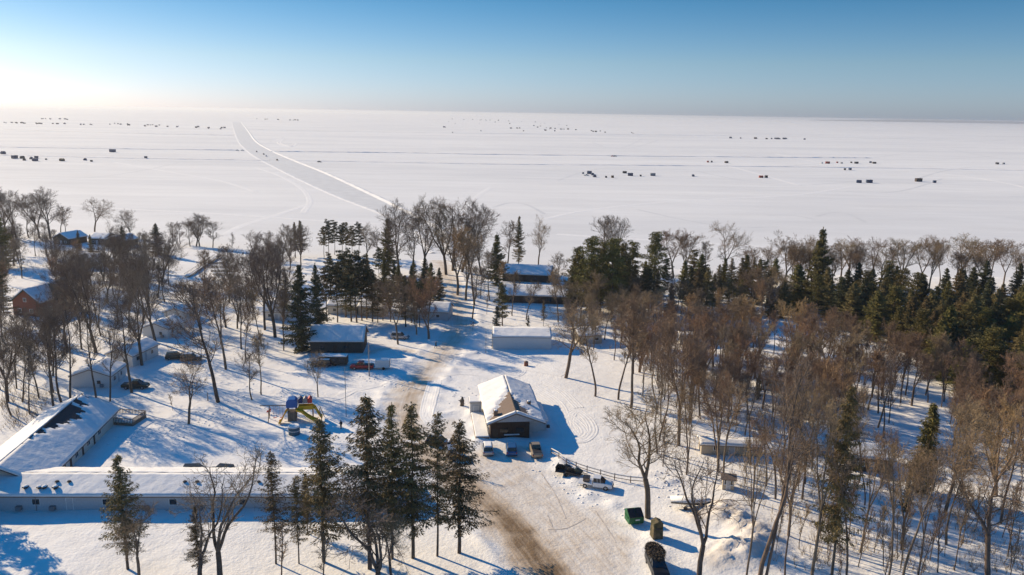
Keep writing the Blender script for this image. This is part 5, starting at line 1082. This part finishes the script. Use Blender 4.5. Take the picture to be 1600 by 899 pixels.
m = MB(); m.tube((4.2, 0.6, 2.4), (5.0, 0.9, 0), 0.08); m.tube((4.2, -0.6, 2.4), (4.6, -1.0, 0), 0.08); m.tube((2.9, 0.6, 2.3), (2.9, 0.6, 0), 0.08); m.tube((2.9, -0.6, 2.3), (2.9, -0.6, 0), 0.08); m.build('ladder', M['wood'], t)
m = MB(); m.tube((-1.9, 0, 3.1), (-7.2, 0.4, 3.1), 0.10); m.tube((-5.4, 0.25, 3.1), (-5.6, -1.0, 0), 0.08); m.tube((-5.4, 0.25, 3.1), (-5.6, 1.4, 0), 0.08); sb_ = m.build('swing_beam', M['wood'], t)
for x in (-3.2, -4.4): 
    m = MB(); m.tube((x - 0.25, 0.15, 3.0), (x - 0.25, 0.15, 0.6), 0.02, n=4); m.tube((x + 0.25, 0.15, 3.0), (x + 0.25, 0.15, 0.6), 0.02, n=4); m.box((x, 0.15, 0.6), (0.55, 0.22, 0.06)); m.build('swing', M['redp'], sb_)
m = MB(); g = G(420, 648); o = empty('spring_rocker', (g.x, g.y, g.z), 0.4, 'small red play rocker at the end of the swing beam', 'play rocker')
m = MB(); m.box((0, 0, 0.7), (0.9, 0.25, 0.4), taper=0.6); m.box((0.35, 0, 1.0), (0.25, 0.22, 0.4)); m.build('seat', M['redp'], o, bevel=0.05); m = MB(); m.tube((0, 0, 0), (0, 0, 0.55), 0.12, n=8); m.build('spring', M['dark'], o)
g = G(460, 680); t = empty('round_tub', (g.x, g.y, g.z), 0, 'round blue-grey tub with pale bands below the playground', 'tub')
m = MB(); m.tube((0, 0, 0), (0, 0, 1.6), 1.05, n=28); m.build('shell', M['tank'], t)
m = MB(); m.tube((0, 0, 1.6), (0, 0, 1.78), 1.08, 0.95, n=28); m.build('snow_cover', M['roofsnow'], t)
for z in (0.75, 1.45): m = MB(); m.tube((0, 0, z), (0, 0, z + 0.09), 1.07, n=28); m.build('band', M['trim'], t)
def pole(px, py, h, label, r=0.13, lampy=True, arm=True, mat_='pole', cat='pole'):
    g = G(px, py); o = empty('utility_pole' if r > 0.1 else 'flag_pole', (g.x, g.y, g.z - 0.1), 0, label, cat); m = MB(); m.tube((0, 0, 0), (0, 0, h), r, r * 0.7, n=8); m.build('shaft', M[mat_], o)
    if arm: m = MB(); m.tube((0, 0.1, h - 1.2), (0, 0.1, h - 0.7), 0.16, n=8); m.box((0.15, -0.12, h - 1.9), (0.25, 0.25, 0.35)); m.build('transformer', M['grey'], o)
    return o
pole(577, 589, 8.3, 'weathered utility pole in front of the red pickup')
pole(541, 652, 10.5, 'thin metal pole beside the playground shadow', r=0.07, arm=False, mat_='grey')
pole(769, 546, 4.8, 'dark post at the corner of the pale metal shed', r=0.11, arm=False)
pole(759, 553, 6.0, 'thin pole just past the shed corner post', r=0.06, arm=False, mat_='grey')
pole(325, 628, 1.9, 'short thick post in the yard below the parked cars', r=0.14, arm=False)
def person(px, py, yaw, label, stride=0.25):
    g = G(px, py); me = bpy.data.meshes.new('person'); J = [(0, 0, 0.95), (0, 0.02, 1.2), (0, 0.02, 1.42), (0, 0.03, 1.52), (0, 0.05, 1.66), (0, 0.05, 1.76),
        (0.1, 0, 0.9), (0.12, stride * 0.6, 0.5), (0.12, stride * 0.5, 0.08), (0.12, stride * 0.5 + 0.16, 0.03), (-0.1, 0, 0.9), (-0.12, -stride * 0.3, 0.5), (-0.12, -stride, 0.1), (-0.12, -stride + 0.15, 0.03),
        (0.19, 0.01, 1.4), (0.25, -0.08, 1.14), (0.24, 0.08, 0.92), (0.24, 0.12, 0.83), (-0.19, 0.01, 1.4), (-0.25, 0.1, 1.14), (-0.24, 0.22, 0.96), (-0.24, 0.28, 0.88)]
    E_ = [(0, 1), (1, 2), (2, 3), (3, 4), (4, 5), (0, 6), (6, 7), (7, 8), (8, 9), (0, 10), (10, 11), (11, 12), (12, 13), (2, 14), (14, 15), (15, 16), (16, 17), (2, 18), (18, 19), (19, 20), (20, 21)]
    Rr = [0.16, 0.17, 0.16, 0.07, 0.115, 0.08, 0.11, 0.08, 0.055, 0.045, 0.11, 0.08, 0.055, 0.045, 0.085, 0.065, 0.05, 0.04, 0.085, 0.065, 0.05, 0.04]
    me.from_pydata(J, E_, []); me.materials.append(M['cloth']); o = bpy.data.objects.new('person', me); COL.objects.link(o); o.location = g; o.rotation_euler = (0, 0, yaw)
    s = o.modifiers.new('skin', 'SKIN'); s.use_smooth_shade = True
    for v, r in zip(me.skin_vertices[0].data, Rr): v.radius = (r, r)
    me.skin_vertices[0].data[0].use_root = True; q = o.modifiers.new('sub', 'SUBSURF'); q.levels = 1; q.render_levels = 2
    tag(o, label, 'person'); m = MB(); m.tube((0, 0.13, 1.61), (0, 0.175, 1.63), 0.075, 0.05, n=10); m.tube((0, 0.17, 1.62), (0, 0.20, 1.61), 0.018, n=6); m.build('face', M['skin'], o)
    m = MB(); m.tube((0, 0.05, 1.70), (0, 0.05, 1.80), 0.125, 0.08, n=12); m.build('hat', M['navy'], o, bevel=0.01); return o
person(533, 671, RAD(30), 'person in dark clothes walking beside the playground')
person(681, 545, RAD(-60), 'person in dark clothes walking on the road past the barn', 0.35)
g = G(722, 637); o = empty('carved_stump', (g.x, g.y, g.z), 0, 'dark upright carved stump standing in snow left of the small shed', 'stump'); m = MB()
m.loft([[(cos(a) * q + sx, sin(a) * q, z) for a in np.linspace(0, 2 * pi, 13)[:-1]] for q, z, sx in ((0.42, 0, 0), (0.38, 0.6, 0.03), (0.5, 1.0, -0.03), (0.46, 1.3, 0), (0.22, 1.45, 0.05), (0.27, 1.7, 0.06), (0.12, 1.95, 0.03))]); m.build('shaft', M['bark_dark'], o, smooth=True); m = MB(); m.tube((-0.3, -0.1, 1.1), (-0.75, -0.2, 1.25), 0.1, 0.06); m.build('side_branch', M['bark_dark'], o)
g = G(822, 573); o = empty('round_hut', (g.x, g.y, g.z), 0, 'small brown barrel-shaped hut alone on the snowfield', 'hut'); m = MB(); m.tube((0, 0, 0), (0, 0, 1.0), 0.55, 0.5, n=12); m.build('wall', M['red_wall'], o); m = MB(); m.tube((0, 0, 1.0), (0, 0, 1.25), 0.58, 0.2, n=12); m.build('roof', M['shingle'], o)
g = G(739, 516); o = empty('dead_shrub', (g.x, g.y, g.z), 0, 'small reddish leafy shrub beside the road above the shed', 'shrub'); r = np.random.default_rng(8); n = 260; c = r.normal(0, 1, (n, 3)) * [0.45, 0.45, 0.5] + [0, 0, 1.7]
V_, F_ = cards(c, r.normal(0, 1, (n, 3)), r.uniform(0.15, 0.3, n), r.uniform(0.08, 0.15, n), r); np_mesh('crown', V_, F_, M['red_wall'], o); m = MB(); m.tube((0, 0, 0), (0, 0, 1.5), 0.06, n=6); m.build('trunk', M['bark_dark'], o)

# ------------------------------------------------------------------ sledge and tyre tracks
def rut(name, pts, w_, h_, n=10):
    pr = []
    for s in (-1, 1): c = s * w_ / 2; pr += [(c - 0.45, 0.005), (c - 0.26, h_), (c - 0.12, 0.012), (c + 0.12, 0.012), (c + 0.26, h_), (c + 0.45, 0.005)]
    ribbon(name, [P(a, b)[:2] for a, b in pts], pr, M['roofsnow'], n, base=lambda x, y: hz(x, y) + 0.02, jit=0.3, seed=len(pts))
for pts in ([(842, 640), (868, 655), (886, 676), (898, 690), (914, 690), (926, 676), (918, 658), (902, 646), (892, 652), (890, 668), (900, 682)], [(846, 634), (880, 648), (906, 668), (912, 680), (902, 686), (890, 676), (880, 655), (862, 635), (838, 618)],
            [(835, 606), (868, 628), (882, 652), (886, 690), (880, 700)], [(850, 598), (880, 615), (905, 640)], [(676, 598), (668, 625), (664, 650), (672, 662)], [(683, 596), (676, 625), (668, 655)], [(720, 560), (738, 572), (750, 578), (748, 571), (742, 570)],
            [(770, 592), (800, 590), (812, 586), (815, 580), (808, 576)], [(700, 572), (740, 578), (790, 570)], [(690, 590), (720, 585), (760, 590), (800, 605)],
            [(600, 600), (560, 610), (510, 625), (470, 600)], [(440, 700), (520, 690), (600, 700), (650, 690)], [(800, 575), (840, 582), (880, 590)]):
    rut('tyre_track', pts, 1.3, 0.055)
for pts in ([(846, 742), (868, 775), (884, 812)], [(855, 806), (863, 824)], [(856, 829), (885, 827), (915, 812)], [(930, 800), (950, 830), (962, 850)]):
    ribbon('tyre_track', [P(a, b)[:2] for a, b in pts], [(-0.12, 0.005), (0, 0.02), (0.12, 0.005)], M['grit'], 10, base=lambda x, y: hz(x, y) + 0.015, seed=3)
def footprints():
    "trampled hollows: a scatter of small lumps along the walked lines of the yard"
    r = np.random.default_rng(4); m = MB(); k = 0
    for a, b, n in (((180, 690), (420, 640), 120), ((420, 640), (560, 700), 90), ((250, 700), (480, 560), 110), ((560, 590), (660, 600), 90), ((730, 520), (760, 500), 40), ((700, 600), (740, 640), 50), ((830, 720), (960, 800), 60), ((1030, 740), (1090, 790), 90)):
        for i in range(n):
            t = r.uniform(); x = a[0] + (b[0] - a[0]) * t + r.normal(0, 14); y = a[1] + (b[1] - a[1]) * t + r.normal(0, 7); g = G(x, y); s = r.uniform(0.08, 0.3)
            m.loft([[(g.x + cos(q) * s * w_, g.y + sin(q) * s * w_ * 0.8, g.z + z * s) for q in np.linspace(0, 2 * pi, 7)[:-1]] for w_, z in ((1, -0.1), (0.8, 0.25), (0.3, 0.42))])
    tag(m.build('snow_clods', M['pile'], smooth=True), 'loose clods of trampled and ploughed snow', 'snow clods', kind='stuff')
footprints()

# ------------------------------------------------------------------ fish houses and vehicles on the ice
ice = 'fish houses on the frozen lake'
def house_mesh(kind):
    m = MB(); r = MB()
    if kind == 0: m.box((0, 0, 1.25), (4.6, 2.4, 2.2)); m.box((0, 0, 2.42), (4.8, 2.6, 0.12)); m.tube((1.2, 0.3, 2.4), (1.2, 0.3, 3.0), 0.09); m.box((-0.8, -1.22, 1.1), (0.8, 0.05, 1.7)); m.box((1.2, -1.22, 1.5), (0.8, 0.05, 0.5)); m.box((0, 0, 0.1), (4.4, 0.2, 0.2))
    if kind == 1: m.prism([(-1.3, 0.1), (1.3, 0.1), (1.3, 1.9), (0, 2.6), (-1.3, 1.9)], -2.0, 2.0); m.box((0.6, -1.32, 0.9), (0.7, 0.05, 1.5)); m.tube((-1, 0.4, 2.2), (-1, 0.4, 2.9), 0.08)
    if kind == 2: m.loft([[(cos(a) * q, sin(a) * q, z) for a in np.linspace(0, 2 * pi, 7)[:-1]] for q, z in ((1.5, 0), (1.35, 1.2), (0.7, 1.95), (0.1, 2.05))])
    if kind == 3: m.box((0, 0, 1.1), (2.4, 1.9, 2.0)); m.box((0, 0, 2.16), (2.6, 2.1, 0.1)); m.box((0.3, -0.97, 1.0), (0.6, 0.04, 1.6))
    return m
hues = [('dark blue', (0.03, 0.05, 0.10)), ('dark brown', (0.06, 0.04, 0.03)), ('black', (0.02, 0.02, 0.025)), ('grey', (0.16, 0.17, 0.19)), ('red', (0.28, 0.05, 0.03)), ('pale', (0.5, 0.5, 0.5))]
protos = {}
for h, (hn_, c_) in enumerate(hues):
    mt = mat('shack_' + hn_.replace(' ', '_'), c_, 0.7, 0.2, 1.5)
    for k in range(4): protos[h, k] = (house_mesh(k), mt)
pm = {}
KW = ['flat', 'gabled', 'domed', 'square']
NM = ['fish_house', 'fish_house', 'ice_tent', 'fish_house']
def shack(px, py, k, h, sc_, label, yaw=None):
    key = (h, k)
    if key not in pm:
        o = protos[key][0].build(NM[k], protos[key][1]); pm[key] = o.data
    else: o = bpy.data.objects.new(NM[k], pm[key]); COL.objects.link(o)
    p = P(px, py, LZ); o.location = (p[0], p[1], LZ); o.rotation_euler = (0, 0, yaw if yaw is not None else tr.choice([0, 0.1, -0.15, 1.5, 0.4])); o.scale = (sc_,) * 3
    return tag(o, label, 'fish house' if k != 2 else 'ice tent', ice)
def ice_car(px, py, yaw, label, c=0):
    key = ('car', c)
    if key not in pm:
        m = MB(); m.loft([[(x, -0.9, z0), (x, 0.9, z0), (x, 0.88, z1), (x, -0.88, z1)] for x, z0, z1 in ((-2.6, 0.5, 1.0), (-2.4, 0.4, 1.1), (1.6, 0.4, 1.1), (2.5, 0.45, 0.9))]); m.prism([(-1.2, 1.1), (-1.0, 1.8), (0.5, 1.8), (1.2, 1.1)], -0.8, 0.8, axis='y')
        for x in (-1.6, 1.6):
            for s in (1, -1): m.tube((x, 0.75 * s, 0.36), (x, 0.95 * s, 0.36), 0.36, n=8)
        o = m.build('parked_truck', [blackp, silver, redc][c]); pm[key] = o.data
    else: o = bpy.data.objects.new('parked_truck', pm[key]); COL.objects.link(o)
    p = P(px, py, LZ); o.location = (p[0], p[1], LZ + (0.05 if label else 0)); o.rotation_euler = (0, 0, yaw); return tag(o, label, 'truck', 'vehicles out on the ice')
# clusters: (place, [(px, py, kind, hue, scale)])
near_c = [('in the nearest ice village', [(911, 272, 3, 3, .8), (921, 272, 1, 0, 1.2), (926, 274, 2, 0, 1.2), (929, 277, 2, 0, 1.3), (947, 278, 3, 2, .8), (957, 278, 3, 1, 1.0), (976, 271, 0, 2, .9), (985, 275, 0, 0, 1.15), (1001, 276, 3, 2, .8), (1020, 275, 0, 3, 1.1), (1083, 276, 1, 0, .9)]),
          ('in the second ice village', [(1106, 254, 3, 4, 1.0), (1112, 254, 3, 2, 1.0), (1135, 255, 0, 1, 1.0), (1189, 278, 0, 4, .9), (1197, 278, 3, 2, 1.1)]),
          ('in the far-side ice village', [(1284, 256, 2, 5, 1.2), (1293, 256, 0, 4, 1.2), (1308, 255, 3, 4, .9), (1315, 256, 3, 3, .9), (1330, 255, 3, 2, .9), (1338, 256, 0, 2, 1.1), (1360, 255, 3, 0, 1.1), (1366, 256, 0, 1, 1.0), (1320, 266, 3, 2, 1.0), (1328, 266, 0, 0, 1.0)]),
          ('of the near pair and trio', [(1342, 286, 1, 0, 1.1), (1358, 286, 0, 0, 1.2), (1435, 284, 0, 1, 1.35), (1460, 286, 3, 0, 1.1), (1558, 257, 0, 2, 1.1), (1568, 257, 3, 3, 1.1)]),
          ('in the near west ice village', [(5, 241, 1, 0, 1.4), (23, 248, 0, 0, 1.5), (35, 248, 1, 2, 1.2), (38, 251, 2, 2, 1.3), (49, 249, 2, 0, 1.4), (57, 248, 3, 0, 1.4), (55, 252, 1, 0, 1.3), (72, 250, 3, 2, .7), (97, 252, 1, 1, 1.2), (133, 251, 2, 0, 1.4), (143, 253, 3, 2, .9), (176, 238, 0, 0, 1.6), (228, 248, 3, 0, 1.3)])]
for place, lst in near_c:
    for i, (a, b, k, h, s) in enumerate(lst): shack(a, b, k, h, s, f'{hues[h][0]} {KW[k]} ice shelter {place}, {ORD[i]} along')
rr = random.Random(21)
def strip(place, n, x0, x1, y0, y1, seed, s=(1.2, 1.9)):
    r = random.Random(seed); pts = sorted((r.uniform(x0, x1), r.random()) for _ in range(n))
    for i, (x, t) in enumerate(pts):
        y = y0 + (y1 - y0) * (0.75 * (x - x0) / (x1 - x0) + 0.25 * t) if y1 - y0 < 14 else y0 + (y1 - y0) * t; k = r.choice([0, 1, 1, 2, 3, 3]); h = r.choice([0, 0, 0, 1, 2, 2, 3])
        row = f', {ORD[i % 12]} from the left' + ('' if n <= 12 else f', {("first", "middle", "last")[i // 12]} dozen')
        shack(x, y, k, h, r.uniform(*s), f'far {hues[h][0]} {KW[k]} shelter {place}{row}')
strip('on the far west line', 20, 5, 150, 192, 196, 31); strip('on the second west line', 24, 170, 355, 193, 203, 32); strip('above the west lines', 8, 20, 110, 184, 188, 33, (1.4, 2.2)); strip('just past the ice road', 12, 395, 470, 186, 189, 34, (1.6, 2.4))
strip('in the big village', 30, 690, 905, 186, 206, 35); strip('at the big village end', 14, 840, 950, 198, 208, 36); strip('behind the big village', 10, 670, 800, 185, 190, 37, (1.8, 2.4)); strip('on the far east line', 14, 1140, 1262, 216, 219, 38)
shack(707, 208, 3, 2, 1.3, 'lone dark shelter before the big far village'); shack(987, 208, 3, 0, 1.4, 'dark shelter alone past the big far village'); shack(989, 209, 3, 3, 1.2, 'paler shelter alone past the big far village')
for i, (a, b, y_, lb) in enumerate([(401, 238, 2.0, 'farthest of the four trucks on the ice road'), (412, 242, 2.0, 'truck on the ice road just before the close pair'), (416, 245, 2.0, 'truck leading the close pair on the ice road'), (433, 251, 2.0, 'truck last and nearest on the ice road'), (499, 254, 0.1, 'truck alone on the ploughed way east of the ice road'),
                                  (371, 236, 0, 'truck at the crossing west of the ice road, the first'), (379, 236, 0, 'truck at the crossing west of the ice road, the second'), (957, 245, 0, 'truck on the ploughed line above the nearest village'), (961, 245, 0, 'second truck on the ploughed line above the nearest village'), (916, 275, 0.3, 'truck among the shelters of the nearest village')]):
    ice_car(a, b, y_, lb, (0, 0, 1, 0, 0, 1, 1, 2, 0, 1)[i])

# ------------------------------------------------------------------ the bare wood to the east
KEEP += [(985, 790, 1110, 899), (1095, 800, 1200, 899), (1040, 768, 1110, 802)]
rwood = [('open_brown', 6), ('slim_brown', 2.5), ('forked_brown', 1.5), ('round_orange', 0.5), ('sapling', 1.5)]
wood('at the near wood edge', 'bare trees of the near wood edge', [(1215, 830), (1620, 800), (1700, 935), (1205, 935)], 12, rwood, (14, 19), 17, 41, row=12, wide=(0.75, 1.05))
wood('behind the snow pile', 'bare trees behind the snow pile', [(1020, 690), (1110, 700), (1260, 730), (1260, 800), (1200, 800), (1110, 765), (1030, 740)], 16, rwood, (13, 17), 16, 42, row=13, wide=(0.8, 1.05))
wood('around the brown cabin', 'bare trees around the brown cabin', [(1260, 700), (1620, 690), (1700, 790), (1260, 800)], 15, rwood, (11, 16), 20, 43, row=13, wide=(0.8, 1.1))
wood('below the grey cabin', 'bare trees below the grey cabin', [(985, 600), (1110, 590), (1250, 620), (1250, 705), (1100, 690), (1020, 690), (1000, 640)], 22, rwood, (11, 16), 15, 44, row=12, wide=(0.9, 1.15))
wood('in the thick east wood', 'bare trees of the thick east wood', [(1250, 590), (1420, 610), (1640, 650), (1640, 690), (1250, 700)], 20, rwood, (10, 14), 16, 45, row=15, wide=(1.0, 1.3))
wood('below the evergreens', 'bare trees below the evergreens', [(1000, 545), (1200, 535), (1330, 560), (1500, 610), (1250, 615), (1010, 590)], 24, [('forked_brown', 4), ('slim_brown', 4), ('round_orange', 1.5)], (9, 13.5), 14, 46, row=12, wide=(1.0, 1.35))
wood('at the near edge', 'thin saplings of the east wood', [(1215, 760), (1620, 760), (1700, 935), (1205, 935)], 44, [('sapling', 1)], (10, 17), 9, 51, row=15, wide=(0.8, 1.1))
merged_wood('bare_tree_wood', 'rest of the thick bare east wood below the evergreens', [(930, 560), (1330, 550), (1420, 600), (1640, 640), (1640, 760), (1250, 690), (1050, 660), (1000, 620)], 105, ['slim_brown', 'forked_brown', 'sapling', 'round_orange', 'slim_brown'], (9, 13.5), 7, 91)
merged_wood('grey_tree_wood', 'rest of the bare grey wood by the lake houses', [(0, 392), (250, 415), (380, 440), (480, 410), (480, 470), (380, 520), (130, 500), (0, 560)], 34, ['slim_grey', 'forked_grey'], (10, 14), 9, 92)
merged_wood('dark_mixed_wood', 'rest of the bare trees under the tall dark group', [(880, 470), (1220, 470), (1215, 520), (1040, 525), (900, 510)], 30, ['slim_grey', 'forked_brown', 'slim_brown'], (8, 12), 8, 93)
# low brush standing in the snow of the woods
def brushwork():
    r = np.random.default_rng(77); polys = [[(1010, 560), (1200, 545), (1420, 600), (1640, 650), (1640, 899), (1210, 899), (1190, 790), (1040, 700), (1000, 620)], [(0, 500), (110, 520), (150, 590), (60, 660), (0, 680)], [(0, 392), (200, 400), (400, 440), (380, 500), (200, 480), (0, 480)], [(880, 490), (1220, 490), (1200, 540), (1000, 560), (880, 530)]]
    S = []
    for poly, n in zip(polys, (2600, 500, 900, 700)):
        xs = [p[0] for p in poly]; ys = [p[1] for p in poly]; k = 0
        while k < n:
            x, y = r.uniform(min(xs), max(xs)), r.uniform(min(ys), max(ys))
            if not inside(x, y, poly) or any(a < x < c and b < y < d for a, b, c, d in KEEP): continue
            if math.sin(x * 0.05) + math.sin(y * 0.08 + x * 0.02) + r.normal(0, 0.6) < 0: k += 1; continue
            k += 1; g = P(x, y); z = 0.1; h = r.uniform(0.7, 2.4)
            for _ in range(5):
                a = r.uniform(0, 6.28); q = r.uniform(0.1, 0.5); S.append([g[0], g[1], z, g[0] + cos(a) * q * h, g[1] + sin(a) * q * h, z + h * r.uniform(0.6, 1), 0.018, 0.008])
    S = np.array(S); S[:, 2] += hz(S[:, 0], S[:, 1]) - 0.1; S[:, 5] += hz(S[:, 0], S[:, 1]) - 0.1
    V_, F_ = tubes(S, 3); o = np_mesh('undergrowth', V_, F_, M['twig_brown']); tag(o, 'thin bare undergrowth standing in the snow under the trees', 'undergrowth', kind='stuff')
brushwork()
